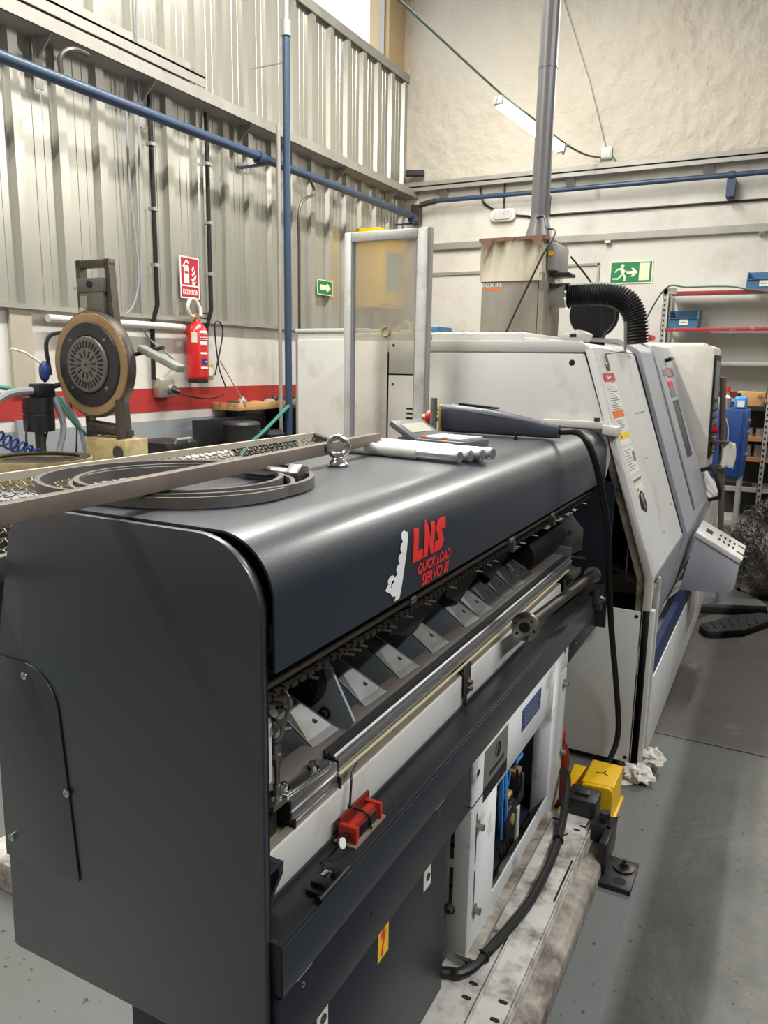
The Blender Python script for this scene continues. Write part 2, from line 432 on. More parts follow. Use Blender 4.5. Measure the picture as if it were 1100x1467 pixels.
# --- left wall: masonry below, painted bands, cladding above
wl = struct(MB().box(XL-.25, XL, -8.5, 9.1, 0, 1.98).build('wall_left', 'wall_white', smooth=0))
MB().box(XL, XL+.004, -4.5, YB, 1.25, 1.43).build('painted_stripe', 'stripe_red', wl, smooth=0)
MB().box(XL, XL+.004, -4.5, YB, 0, 1.18).build('grey_dado', 'wall_grey', wl, smooth=0)
MB().box(XL, XL+.03, 3.3, 3.46, 1.43, 1.98).build('pilaster', 'pilaster_grey', wl, smooth=0)
MB().box(XL, XL+.03, 3.3, 3.46, 0, 1.25).build('pilaster', 'wall_grey', wl, smooth=0)
MB().box(XL-.06, XL+.05, -4.5, YB, 1.955, 1.985).build('cladding_flashing', 'galv', wl, smooth=0)
def cladding(z0, z1, dx):
    prof = []; P = 1/3.0
    for k in range(3):
        y = k*P
        prof += [(y, 0), (y+.07, 0), (y+.073, .004), (y+.08, .004), (y+.083, 0), (y+.145, 0), (y+.148, .004), (y+.155, .004), (y+.158, 0),
                 (y+.215, 0), (y+.232, .042), (y+.30, .042), (y+.317, 0)]
    prof.append((1.0, 0))
    mb = MB(); n = len(prof)
    vs = [(x+dx, y, z) for z in (z0, z1) for y, x in prof]+[(x+dx-.004, y, z) for z in (z0, z1) for y, x in prof]
    fs = []
    for i in range(n-1):
        fs += [(i, i+1, n+i+1, n+i), (2*n+i, 3*n+i, 3*n+i+1, 2*n+i+1), (i, 2*n+i, 2*n+i+1, i+1), (n+i, n+i+1, 3*n+i+1, 3*n+i)]
    mb.add(vs, fs)
    return mb
for z0, z1, dx in ((1.985, 3.64, 0), (3.62, 4.93, .01)):
    p = cladding(z0, z1, XL+dx).build('cladding_sheet', 'cladding', wl, smooth=0)
    p.location.y = YB-1.0
    for k in range(2, 14): dup(p, (0, -(k-1)*1.0, 0))
struct(MB().box(XL-.25, XL-.02, -8.5, 9.1, 1.98, 4.93).build('wall_left_upper', 'wall_white', smooth=0))
# steel cap along the top of the cladding
struct(MB().box(XL-.04, XL+.07, -4.5, YB, 4.93, 4.98).box(XL+.055, XL+.07, -4.5, YB, 4.89, 4.93).build('trim_1', 'galv', smooth=0))
# clerestory window above the cladding, tan pier beside it
wn = struct(MB().box(XL-.12, XL-.04, -4.5, 8.42, 4.93, 5.0).box(XL-.12, XL-.04, -4.5, 8.42, 6.42, 6.5).build('window_1', 'galv', smooth=0))
for y0, y1 in ((-4.5, -1.9), (-1.9, .7), (.7, 3.3), (3.3, 5.9), (5.9, 8.42)):
    MB().box(XL-.085, XL-.08, y0+.02, y1-.02, 5.0, 6.42).build('pane', 'dusty_glass', wn, smooth=0).data.materials[0] = None
    MB().box(XL-.11, XL-.05, y1-.025, y1+.02, 5.0, 6.42).build('mullion', 'galv', wn, smooth=0)
cg = bpy.data.materials.new('clear_pane'); cg.use_nodes = True
_t = cg.node_tree.nodes.new('ShaderNodeBsdfTransparent'); _t.inputs[0].default_value = (.95, .95, .95, 1)
cg.node_tree.links.new(_t.outputs[0], cg.node_tree.nodes['Material Output'].inputs['Surface'])
for c in wn.children:
    if c.name.startswith('pane'): c.data.materials[0] = cg
struct(MB().box(XL-.25, XL-.0, -8.5, -4.5, 4.93, 6.5).build('wall_left_end', 'wall_white', smooth=0))
struct(MB().box(XL-.25, XL-.0, 8.42, 9.1, 4.93, 6.5).build('wall_left_pier', 'wall_tan', smooth=0))
# --- back wall: white lower part, rough plaster above the steel beam
wb = struct(MB().box(XL-.25, 7.7, YB, YB+.25, 0, 3.74).build('wall_back', 'wall_white', smooth=0))
MB().box(XL, 4.5, YB-.004, YB, 1.25, 1.42).build('painted_stripe', 'stripe_red', wb, smooth=0)
MB().box(XL, 4.5, YB-.004, YB, 0, 1.18).build('grey_dado', 'wall_grey', wb, smooth=0)
# plaster face above the beam: uneven hand-laid surface
mb = MB(); nx, nz = 150, 60
from mathutils import noise as mn
vs = []
for j in range(nz+1):
    for i in range(nx+1):
        x = XL+i*(8.9/nx); z = 3.72+j*(2.78/nz)
        d = mn.fractal(V((x*1.1, 3.1, z*1.3)), 1.0, 2.0, 4)*.03+mn.noise(V((x*5, 7, z*5)))*.009
        vs.append((x, YB+d-.02, z))
mb.add(vs, [(j*(nx+1)+i, j*(nx+1)+i+1, (j+1)*(nx+1)+i+1, (j+1)*(nx+1)+i) for j in range(nz) for i in range(nx)])
struct(mb.build('wall_back_plaster', 'wall_plaster', smooth=180))
struct(MB().box(XL-.25, 7.7, YB+.04, YB+.25, 3.74, 6.5).build('wall_back_upper', 'wall_plaster', smooth=0))
struct(MB().box(7.5, 7.7, -8.5, 9.1, 0, 6.5).build('wall_right', 'wall_white', smooth=0))
struct(MB().box(-4.65, 7.7, -8.7, -8.5, 0, 6.5).build('wall_front', 'wall_white', smooth=0))
struct(MB().box(-4.65, 7.7, -8.7, 9.1, 6.5, 6.6).build('ceiling', 'ceiling_grey', smooth=0))
# steel ledges (rail ledge on both walls) with gusset brackets
t2 = struct(MB().box(XL, XL+.2, -4.5, YB, 3.60, 3.615).box(XL+.19, XL+.205, -4.5, YB, 3.60, 3.68).build('trim_2', 'galv', smooth=0))
for y in (3.62, 4.5, 5.62, 7.2, 8.35):
    MB().prism([(XL+.045, 3.60), (XL+.19, 3.60), (XL+.045, 3.47)], 'Y', y-.006, y+.006).box(XL+.043, XL+.05, y-.03, y+.03, 3.30, 3.60).build('bracket', 'galv', t2, smooth=0)
struct(MB().box(XL+.04, XL+.2, -4.5, 5.02, 3.76, 3.775).box(XL+.04, XL+.055, -4.5, 5.02, 3.70, 3.90).box(XL+.185, XL+.2, -4.5, 5.02, 3.70, 3.775).build('trim_3', 'galv', smooth=0))
t4 = struct(MB().box(XL, 4.5, YB-.12, YB, 3.70, 3.715).box(XL, 4.5, YB-.12, YB-.105, 3.66, 3.76).build('trim_4', 'galv', smooth=0))
for x in (-3.85, -2.35, -.95, .6): MB().prism([(YB-.1, 3.70), (YB, 3.70), (YB, 3.56)], 'X', x-.05, x+.05).build('bracket', 'galv', t4, smooth=0)
MB().obox((XL+.22, 8.72, 3.86), V((.1, .04, -.0)), V((-.02, .05, .04)), V((0, -.008, .01))).build('splice_plate', 'black_paint', t4, smooth=0)
t5 = struct(MB().box(-3.98, 4.5, YB-.05, YB, 2.99, 3.07).build('trim_5', 'galv', smooth=0, bevel=.008))
for x in (-1.9, -.4, .9): MB().box(x-.03, x+.03, YB-.06, YB, 2.965, 2.99).build('clip', 'bright_steel', t5, smooth=0)
struct(MB().box(-4.0, -2.75, YB-.02, YB, 2.70, 2.735).build('trim_6', 'galv', smooth=0))
# framed patch of the white wall right of the extractor
struct(MB().box(-2.55, -1.98, YB-.02, YB, 2.74, 2.765).box(-2.0, -1.975, YB-.02, YB, 2.1, 2.765).build('trim_7', 'galv', smooth=0))

# ---- pipes on the walls
bp_ = thing('air_pipe', 'long blue steel air pipe running along the corrugated wall under the ledge', 'pipe', (-4.15, 3, 3.33))
MB().cyl((-4.15, -4.4, 3.27), (-4.15, 8.7, 3.36), .036, 14).build('pipe', 'pipe_blue', bp_)
for y in (5.64, 8.62):
    MB().cyl((-4.15, y-.04, 3.33), (-4.15, y+.04, 3.33), .05, 14).box(-4.38, -4.13, y-.02, y+.02, 3.27, 3.285).build('clamp', 'pipe_blue', bp_)
MB().tube(spline([(-4.15, 3.62, 3.32), (-4.15, 3.62, 3.46), (-4.15, 3.72, 3.53), (-4.2, 3.88, 3.56)]), .016).build('branch_pipe', 'dark_steel', bp_)
MB().tube(spline([(-4.12, 6.35, 3.32), (-4.12, 6.42, 3.2), (-4.14, 6.22, 3.05), (-4.14, 6.2, 2.6), (-4.14, 6.2, 1.3)]), .014).build('drop_pipe', 'dark_steel', bp_)
bq = thing('air_pipe', 'blue air pipe running along the white back wall below the beam', 'pipe', (-2, 8.72, 3.52))
MB().cyl((-3.95, 8.72, 3.53), (4.4, 8.72, 3.53), .026, 12).build('pipe', 'pipe_blue', bq)
for x in (-2.6, -.72): MB().box(x-.04, x+.04, 8.71, YB, 3.33, 3.5).cyl((x-.03, 8.72, 3.53), (x+.03, 8.72, 3.53), .036, 12).build('hanger', 'pipe_blue', bq)
MB().cyl((-4.1, 8.72, 3.50), (-3.9, 8.72, 3.53), .032, 12).box(-4.2, -4.1, 8.66, 8.78, 3.28, 3.5).build('valve', 'dark_steel', bq)
tag(MB().tube(spline([(-3.4, 8.83, 3.66), (-3.3, 8.83, 3.45), (-2.85, 8.83, 3.31), (-2.0, 8.83, 3.30), (4.4, 8.83, 3.30)], 10), .012, 8).build('cable', 'black_rubber'), 'thin black cable clipped along the back wall under the blue pipe', 'cable')
po = thing('pipe_post', 'tall blue vertical pipe standing in front of the corrugated wall', 'pipe', (-4.0, 5.81, 0))
MB().cyl((-4.0, 5.81, 0), (-4.0, 5.81, 4.35), .032, 16).build('pipe', 'pipe_blue', po)
MB().cyl((-4.0, 5.81, 4.3), (-4.0, 5.81, 4.42), .042, 16).cyl((-4.0, 5.81, 4.42), (-4.0, 5.81, 6.45), .026, 16).build('upper_pipe', 'galv', po)
MB().cyl((-4.03, 5.73, 0.0), (-4.03, 5.73, 3.6), .018, 12).build('riser', 'galv', po)
MB().box(-4.34, -4.0, 5.805, 5.815, 4.10, 4.11).build('stand_off', 'galv', po)
cdm = 'conduits on the corrugated wall'
for y, z0, z1, off, lb in ((4.55, 1.50, 3.58, -.0, 'black vertical conduit left of the extinguisher sign on the corrugated wall'), (5.17, 1.62, 3.58, .0, 'black vertical conduit right of the extinguisher, ending in a beige socket')):
    c = thing('conduit', lb, 'conduit', (-4.33, y, z0), cdm)
    MB().tube([(-4.33, y, z1), (-4.33, y, 2.06), (-4.36, y-.03, 1.92), (-4.37, y-.03, z0)], .018, 10).build('tube', 'black_plastic', c)
    for z in (3.2, 2.75, 2.35): MB().box(-4.36, -4.305, y-.026, y+.026, z-.012, z+.012).build('clip', 'galv', c)
tag(MB().tube(spline([(-4.34, 4.33, 3.58), (-4.34, 4.33, 2.9), (-4.34, 4.38, 2.3), (-4.35, 4.33, 2.05), (-4.37, 4.2, 1.9), (-4.37, 4.12, 1.6)]), .008, 6).build('cable', 'wall_grey'), 'thin grey cable hanging down the corrugated wall behind the disc machine', 'cable')
tag(MB().tube(spline([(-4.34, 4.44, 4.95), (-4.33, 4.46, 4.2), (-4.33, 4.42, 3.0), (-4.34, 4.4, 2.1), (-4.38, 4.46, 1.85), (-4.3, 4.6, 1.7), (-4.36, 4.75, 1.62), (-4.37, 4.62, 1.5)]), .007, 6).build('cable', 'wall_grey'), 'thin grey cable looping down to the grey wall socket', 'cable')
# sockets
s1 = thing('wall_socket', 'grey industrial wall socket on the red stripe beneath the black conduit', 'socket', (-4.39, 4.62, 1.37))
MB().box(-4.395, -4.32, 4.53, 4.70, 1.36, 1.51).build('body', 'tin', s1, bevel=.012)
MB().cyl((-4.32, 4.65, 1.43), (-4.29, 4.65, 1.42), .036, 16).build('outlet', 'tin', s1)
MB().cyl((-4.30, 4.65, 1.42), (-4.25, 4.68, 1.40), .022, 12).build('plug', 'black_plastic', s1)
s2 = thing('wall_socket', 'small beige wall socket right of the fire extinguisher', 'socket', (-4.39, 5.15, 1.5))
MB().box(-4.395, -4.34, 5.08, 5.2, 1.49, 1.62).build('body', 'cream_block', s2, bevel=.01)
MB().cyl((-4.34, 5.14, 1.56), (-4.325, 5.14, 1.56), .035, 14).build('outlet', 'paper', s2)
tag(MB().tube(spline([(-4.33, 5.2, 1.53), (-4.3, 5.28, 1.9), (-4.32, 5.2, 1.95), (-4.32, 5.24, 1.6), (-4.3, 5.3, 1.4), (-4.28, 5.1, 1.34), (-4.3, 4.85, 1.36), (-4.25, 4.72, 1.38)]), .006, 6).build('cable', 'black_rubber'), 'thin black lead drooping between the two wall sockets', 'cable')
tag(MB().cyl((-4.33, 3.55, 1.905), (-4.33, 4.83, 1.905), .026, 12).build('white_pipe', 'machine_white'), 'white horizontal tube on the wall behind the disc machine', 'tube')

# ---- signs on the walls
ex = thing('extinguisher_sign', 'red EXTINTOR sign with extinguisher and flame pictogram', 'sign', (-4.33, 4.94, 2.3))
SR, SU = (0, 1, 0), (0, 0, 1); sc = V((-4.335, 4.925, 2.295))
decal('plate', [rect(-.11, -.16, .11, .16)], sc, SR, SU, 'white_print', ex, .004)
decal('red_field', [rect(-.1, -.055, .1, .15), rect(-.1, -.15, .1, -.068)], sc, SR, SU, 'sign_red', ex, .001, .004)
decal('extinguisher_symbol', [rect(-.07, -.045, -.012, .07), [(-.07, .07), (-.055, .095), (-.027, .095), (-.012, .07)], [(-.085, .085), (-.05, .125), (-.04, .14), (-.01, .115), (-.012, .105), (-.045, .118), (-.075, .075)]], sc, SR, SU, 'white_print', ex, .001, .005)
decal('symbol_band', [rect(-.062, .03, -.02, .05)], sc, SR, SU, 'sign_red', ex, .001, .006)
decal('flame_symbol', [[(.02, -.045), (.05, -.05), (.075, -.02), (.06, -.03), (.03, -.028)], [(.015, -.01), (.03, -.03), (.07, 0), (.075, .03), (.04, 0)], [(.02, .03), (.03, .01), (.06, .04), (.065, .07), (.035, .04)], [(.02, .07), (.03, .05), (.05, .075), (.04, .1), (.03, .075)]], sc, SR, SU, 'white_print', ex, .001, .005)
text('lettering', 'EXTINTOR', sc+V((0, 0, -.11)), SR, SU, .17, .04, 'white_print', ex, .006, bold=.02)
ar = thing('arrow_sign', 'small green sign with a white arrow pointing right', 'sign', (-4.34, 6.98, 2.4)); sc = V((-4.345, 6.98, 2.405))
decal('plate', [rect(-.15, -.075, .15, .075)], sc, SR, SU, 'sign_glow', ar, .004)
decal('green_field', [rect(-.14, -.066, .14, .066)], sc, SR, SU, 'sign_green', ar, .001, .004)
decal('arrow', [[(-.1, -.025), (.03, -.025), (.03, -.05), (.105, 0), (.03, .05), (.03, .025), (-.1, .025)]], sc, SR, SU, 'sign_glow', ar, .001, .005)
e = thing('exit_sign', 'green emergency exit sign with running man, arrow and door', 'sign', (-1.64, YB-.005, 2.66)); BR = (1, 0, 0); sc = V((-1.64, YB-.004, 2.655))
decal('plate', [rect(-.225, -.118, .225, .118)], sc, BR, SU, 'sign_glow', e, .004)
decal('green_field', [rect(-.212, -.105, .212, .105)], sc, BR, SU, 'sign_green', e, .001, .004)
decal('door_symbol', [rect(.085, -.085, .19, .092)], sc, BR, SU, 'sign_glow', e, .001, .005)
decal('arrow', [[(-.045, -.014), (.02, -.014), (.0, -.045), (.025, -.045), (.07, 0), (.025, .045), (0, .045), (.02, .014), (-.045, .014)]], sc, BR, SU, 'sign_glow', e, .001, .005)
head = [(-.092+.02*math.cos(a*PI/5), .068+.02*math.sin(a*PI/5)) for a in range(10)]
decal('running_man', [head, [(-.135, .045), (-.085, .05), (-.06, .02), (-.075, -.02), (-.105, -.025), (-.1, .0), (-.115, .028), (-.14, .025)],
      [(-.14, .045), (-.135, .028), (-.165, .005), (-.155, -.008), (-.175, .008)], [(-.085, .048), (-.05, .015), (-.03, .022), (-.03, .008), (-.055, -.002)],
      [(-.105, -.02), (-.135, -.055), (-.19, -.055), (-.19, -.07), (-.13, -.072), (-.09, -.03)], [(-.075, -.01), (-.05, -.04), (-.055, -.085), (-.085, -.085), (-.07, -.078), (-.072, -.045), (-.1, -.02)]], sc, BR, SU, 'sign_glow', e, .001, .005)
em = thing('emergency_light', 'small oval emergency light on the back wall left of the duct', 'lamp', (-3.1, YB, 3.33))
MB().prism(rpoly([(-3.25, 3.265, .06), (-2.95, 3.265, .06), (-2.95, 3.40, .06), (-3.25, 3.40, .06)]), 'Y', YB-.06, YB).build('housing', 'paper', em, bevel=.01)
MB().prism(rpoly([(-3.21, 3.285, .045), (-2.99, 3.285, .045), (-2.99, 3.38, .045), (-3.21, 3.38, .045)]), 'Y', YB-.075, YB-.06).build('diffuser', 'alu_matt', em)
tag(MB().cyl((-3.1, YB-.02, 3.4), (-3.1, YB-.02, 3.68), .012, 8).build('conduit', 'black_plastic'), 'short black conduit above the oval emergency light', 'conduit')

# ---- hanging lamp with its cable
A = V((-2.557, 7.0, 3.981)); B = V((-2.23, 8.0, 3.775)); D = (B-A).normalized()
lp = thing('tube_lamp', 'lit white LED tube lamp hanging on a cable across the plaster wall', 'lamp', A)
sd = D.cross(V((0, 0, 1))).normalized(); u3 = sd.cross(D)
MB().bar(A+u3*.012, B+u3*.012, .05, .018).build('housing', 'machine_white', lp, bevel=.004)
MB().bar(A+D*.04-u3*.035, B-D*.04-u3*.03, .085, .066).build('diffuser', 'lamp_glow', lp, bevel=.012)
for p in (A, B-D*.03): MB().obox(p+D*.015-u3*.02, D*.02, sd*.044, u3*.036).build('end_cap', 'alu_matt', lp, bevel=.006)
MB().cyl(B+D*.03+u3*.02, B+D*.03-u3*.06, .012, 8).cyl(B+D*.02+u3*.02, B+D*.09+u3*.05, .012, 8).build('cable_gland', 'wall_grey', lp)
tag(MB().tube(spline([(-3.1, -4.0, 4.9), (-2.95, -0.5, 4.55), (-2.8, 2.5, 4.3), (-2.72, 4.6, 4.15), (-2.68, 5.2, 4.13), A+u3*.05, (A+B)/2+u3*.05, B+u3*.045, (-2.12, 8.45, 3.80), (-2.03, YB-.03, 3.84)], 8), .010, 7).build('cable', 'cable_greygreen'), 'long green-grey cable carrying the tube lamp to the junction box', 'cable')
jb = thing('junction_box', 'small white square junction box on the plaster wall by the lamp cable', 'box', (-1.98, YB-.01, 3.88))
MB().box(-2.03, -1.92, YB-.06, YB+.01, 3.82, 3.94).build('box', 'paper', jb, bevel=.008)
MB().box(-2.02, -1.93, YB-.066, YB-.06, 3.83, 3.93).build('lid', 'machine_white', jb, bevel=.004)
tag(MB().tube([(-1.99, YB-.04, 3.94), (-2.2, YB-.03, 4.6), (-2.55, YB-.03, 5.5), (-2.85, YB-.03, 6.45)], .006, 6).build('cable', 'wall_grey'), 'thin straight wire running up the plaster wall from the junction box', 'cable')
tag(MB().tube(spline([(-1.92, YB-.04, 3.85), (-1.87, YB-.05, 3.78), (-1.9, YB-.05, 3.72), (-1.98, YB-.05, 3.76)]), .007, 6).build('cable', 'hose_green'), 'short green cable tail curling below the junction box', 'cable')

# ---- yellow cabinet on the wall, behind the leaning glass door
yc = thing('yellow_cabinet', 'yellow wall cabinet with grey square panel behind the glass door', 'cabinet', (-4.3, 8.0, 2.3))
MB().box(-4.34, -4.05, 7.6, 8.3, 2.25, 3.08).build('body', 'yellow_paint', yc, bevel=.01)
MB().box(-4.05, -4.04, 7.64, 8.26, 2.29, 3.04).build('door', 'yellow_paint', yc, bevel=.004)
MB().box(-4.04, -4.035, 7.75, 8.15, 2.45, 2.85).build('panel', 'wall_grey', yc)
MB().cyl((-4.04, 8.2, 2.6), (-4.0, 8.2, 2.6), .015, 10).build('latch', 'steel', yc)

# ---- fire extinguisher
fe = thing('fire_extinguisher', 'red fire extinguisher with white hose hanging on the wall under its sign', 'extinguisher', (-4.29, 4.94, 1.48))
fx, fy = -4.29, 4.94
MB().rev([(0, .02), (.07, .02), (.085, .04), (.088, .06), (.088, .40), (.08, .43), (.05, .47), (.03, .485), (.022, .5), (0, .5)], (fx, fy, 1.47), (0, 0, 1), 28).build('cylinder', 'ext_red', fe)
MB().rev([(.07, 0), (.082, 0), (.082, .03), (.07, .03)], (fx, fy, 1.47), (0, 0, 1), 24, True).build('foot_ring', 'black_plastic', fe)
MB().cyl((fx, fy, 1.96), (fx, fy, 2.01), .02, 12).box(fx-.018, fx+.018, fy-.03, fy+.03, 1.985, 2.02).build('valve', 'brass_tan', fe, bevel=.003)
MB().bar((fx, fy+.01, 2.02), (fx, fy+.14, 2.03), .02, .012).bar((fx, fy+.02, 1.99), (fx, fy+.12, 1.985), .018, .01).build('lever', 'black_plastic', fe)
MB().box(fx-.015, fx+.015, fy+.02, fy+.06, 2.0, 2.025).build('safety_clip', 'ext_blue', fe)
MB().tube(spline([(fx, fy-.02, 1.995), (fx+.02, fy-.09, 2.0), (fx+.03, fy-.13, 2.06), (fx+.03, fy-.1, 2.12), (fx+.03, fy-.04, 2.12), (fx+.04, fy+.0, 2.06), (fx+.05, fy-.0, 2.0)]), .014, 8).build('hose', 'paper', fe)
def curved_patch(name, a0, a1, z0, z1, m, r=.0895):
    mb = MB(); n = 8; vs = []
    for z in (z0, z1):
        for i in range(n+1):
            a = math.radians(a0+(a1-a0)*i/n); vs.append((fx+r*math.cos(a), fy+r*math.sin(a), z))
    for z in (z0, z1):
        for i in range(n+1):
            a = math.radians(a0+(a1-a0)*i/n); vs.append((fx+(r-.002)*math.cos(a), fy+(r-.002)*math.sin(a), z))
    k = n+1
    mb.add(vs, [(i, i+1, k+i+1, k+i) for i in range(n)]+[(2*k+i, 3*k+i, 3*k+i+1, 2*k+i+1) for i in range(n)]+[(0, k, 3*k, 2*k), (n, 2*k+n, 3*k+n, k+n)])
    return mb.build(name, m, fe)
curved_patch('label_panel', -78, -48, 1.79, 1.87, 'paper')
for z0, z1, m in ((1.855, 1.86, 'paper'), (1.865, 1.885, 'white_print'), (1.83, 1.835, 'white_print'), (1.815, 1.82, 'white_print'), (1.775, 1.80, 'white_print'), (1.765, 1.768, 'white_print'), (1.62, 1.66, 'ext_blue'), (1.585, 1.60, 'white_print'), (1.70, 1.715, 'white_print')):
    curved_patch('printed_label', -32 if m != 'ext_blue' else -28, 22 if z1-z0 < .01 else 12, z0, z1, m, .0905)
curved_patch('printed_label', -5, 8, 1.635, 1.645, 'white_print', .0912)

# ================================================================== BAR FEEDER
F = thing('bar_feeder', 'dark grey bar feeder with curved hood in front of the white lathe', 'bar feeder', (-.9, 2.0, 0))
Y0, Y1 = .85, 3.03
hood_prof = rpoly([(-.612, 1.214), (-.612, 1.411, .112), (-1.09, 1.411, .05), (-1.155, 1.15)], 10)
hood_prof = hood_prof[:]
hood = MB().sheet(hood_prof, .004, 'Y', Y0, 3.082).box(-.628, -.612, Y0, 3.082, 1.210, 1.214).build('hood', 'feeder_paint', F, smooth=40)
# arc-length mapping for prints on the hood
acc = [0]
for i in range(1, len(hood_prof)): acc.append(acc[-1]+(V(hood_prof[i])-V(hood_prof[i-1])).length)
def hood_pt(y, s, lift=.0012):
    i = 1
    while i < len(acc)-1 and acc[i] < s: i += 1
    a, b = V(hood_prof[i-1]), V(hood_prof[i]); t = (s-acc[i-1])/(acc[i]-acc[i-1]); p = a+(b-a)*t
    d = (b-a).normalized(); n = V((d.y, -d.x))
    p = p+n*lift
    return V((p.x, y, p.y))
hb = lambda c, a, bb: hood_pt(c.y+a, c.z+bb)
def hood_glyphs(name, polys, y0, s0, wd, ht, m, shear=.12, label=None):
    bm = bmesh.new()
    for p in polys: bm.faces.new([bm.verts.new((x, y, 0)) for x, y in p])
    bmesh.ops.triangulate(bm, faces=bm.faces[:])
    for k in range(1, 10): bmesh.ops.bisect_plane(bm, geom=bm.verts[:]+bm.edges[:]+bm.faces[:], plane_co=(0, k*.12, 0), plane_no=(0, 1, 0))
    for v in bm.verts: v.co = hood_pt(y0+v.co.x/3*wd+shear*v.co.y*ht, s0+v.co.y*ht)-F.location
    me = bpy.data.meshes.new(name); bm.to_mesh(me); bm.free(); me.materials.append(MATS[m])
    o = bpy.data.objects.new(name, me); COL.objects.link(o); o.parent = hood
    if label: o['label'] = label
    return o
hood_glyphs('logo_lettering', [[(0, 0), (.92, 0), (.92, .30), (.45, .30), (.45, 1), (0, 1)],
    [(.98, 0), (.98, .92), (1.12, 1.16), (1.30, .95), (1.55, .50), (1.55, 1), (1.95, 1), (1.95, 0), (1.68, 0), (1.38, .48), (1.38, 0)],
    [(2.02, 0), (2.72, 0), (2.95, .28), (2.62, .64), (3.02, .64), (3.02, 1), (2.25, 1), (2.05, .72), (2.36, .34), (2.02, .34)]], 1.300, .058, .155, .066, 'logo_red', label='large red hood lettering')
text('model_lettering', 'QUICK LOAD', (0, 1.410, .038), SR, SU, .165, .026, 'logo_red', hood, bold=.035, shear=.25, bend=hb)
text('model_lettering', 'SERVO III', (0, 1.415, .0125), SR, SU, .135, .024, 'logo_red', hood, bold=.035, shear=.25, bend=hb)
def hood_shape(polys, name, m, lift=.0012):
    mb = MB()
    for p in polys:
        vs = [hood_pt(y, s, lift) for y, s in p]; mb.add(vs, [tuple(range(len(vs)))])
    return mb.build(name, m, hood, smooth=0)
def disc2(y, s, r, k=12): return [(y+r*math.cos(2*PI*i/k), s+r*math.sin(2*PI*i/k)) for i in range(k)]
def disc3(y, q, ry, rs, k=14): return [(y+ry*math.cos(2*PI*i/k), q+rs*math.sin(2*PI*i/k)) for i in range(k)]
pol = []
for i in range(8):
    t = i/8; t2 = (i+1)/8
    f0 = lambda t: 1.247+.036*t**.8; g = lambda t: .002+.122*t
    pol.append([(f0(t)-.020, g(t)), (f0(t), g(t)), (f0(t2), g(t2)), (f0(t2)-.020, g(t2))])
hood_shape(pol, 'logo_stripe', 'white_print')
hood_shape([disc3(1.228+.038*(i/5.)**.8, .022+.096*(i/5.), .0175-.001*i, .0105) for i in range(6)], 'logo_scallops', 'white_print', .0016)
hood_shape([disc3(1.212, .046, .014, .009), disc3(1.224, .036, .014, .009), [(1.188, .032), (1.247, .002), (1.247, .012), (1.20, .042)]], 'logo_foot', 'white_print', .0014)
# near end panel with arched access cover
ep = MB().prism(rpoly([(-.616, .548, .01), (-.616, 1.411, .112), (-1.09, 1.411, .06), (-1.132, 1.365), (-1.186, 1.14), (-1.208, .546, .01)], 10), 'Y', .822, .834).build('end_panel', 'feeder_paint', F, bevel=.002)
ac = MB().prism(rpoly([(-1.198, 1.138), (-1.042, 1.138, .17), (-1.012, .752), (-1.204, .742)], 9), 'Y', .8185, .8215).build('access_cover', 'feeder_paint', ep, bevel=.001)
for x, z in ((-1.114, 1.114), (-1.028, .918), (-1.183, .784)): screw(ep, (x, .8185, z), (0, -1, 0), .0075)
MB().prism(rpoly([(-.622, .56), (-.622, 1.405, .11), (-1.085, 1.405, .05), (-1.15, 1.14), (-1.15, .56)], 8), 'Y', .838, .846).build('end_gasket', 'black_rubber', F)
MB().box(-1.165, -1.15, .846, 3.03, .60, 1.20).build('back_panel', 'navy_paint', F)
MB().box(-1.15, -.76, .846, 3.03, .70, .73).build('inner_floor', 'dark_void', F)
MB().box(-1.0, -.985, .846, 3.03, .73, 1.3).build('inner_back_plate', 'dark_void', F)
# far end plate and galvanised bearing plate
MB().prism(rpoly([(-.562, .62), (-.562, 1.205, .01), (-.620, 1.215), (-.620, 1.403, .105), (-1.085, 1.403, .05), (-1.145, 1.15), (-1.145, .62)]), 'Y', 3.03, 3.045).build('far_end_plate', 'navy_paint', F)
fp = MB().prism([(-.96, 1.25), (-.83, 1.19), (-.672, 1.012), (-.672, .93), (-.80, .86), (-.96, .86)], 'Y', 3.015, 3.028).build('bearing_plate', 'zinc_plate', F, bevel=.001)
MB().rev([(.075, 0), (.075, .02), (.065, .025), (.03, .025), (.028, .05), (0, .05)], (-.83, 3.015, 1.12), (0, -1, 0), 28).build('bearing', 'dark_steel', fp)
for a in range(3): bolt(fp, (-.83+.058*math.cos(a*2.1+.3), 2.99, 1.12+.058*math.sin(a*2.1+.3)), (0, -1, 0), .008, .01)
bolt(fp, (-.72, 3.014, 1.0), (0, -1, 0), .006, .006); 
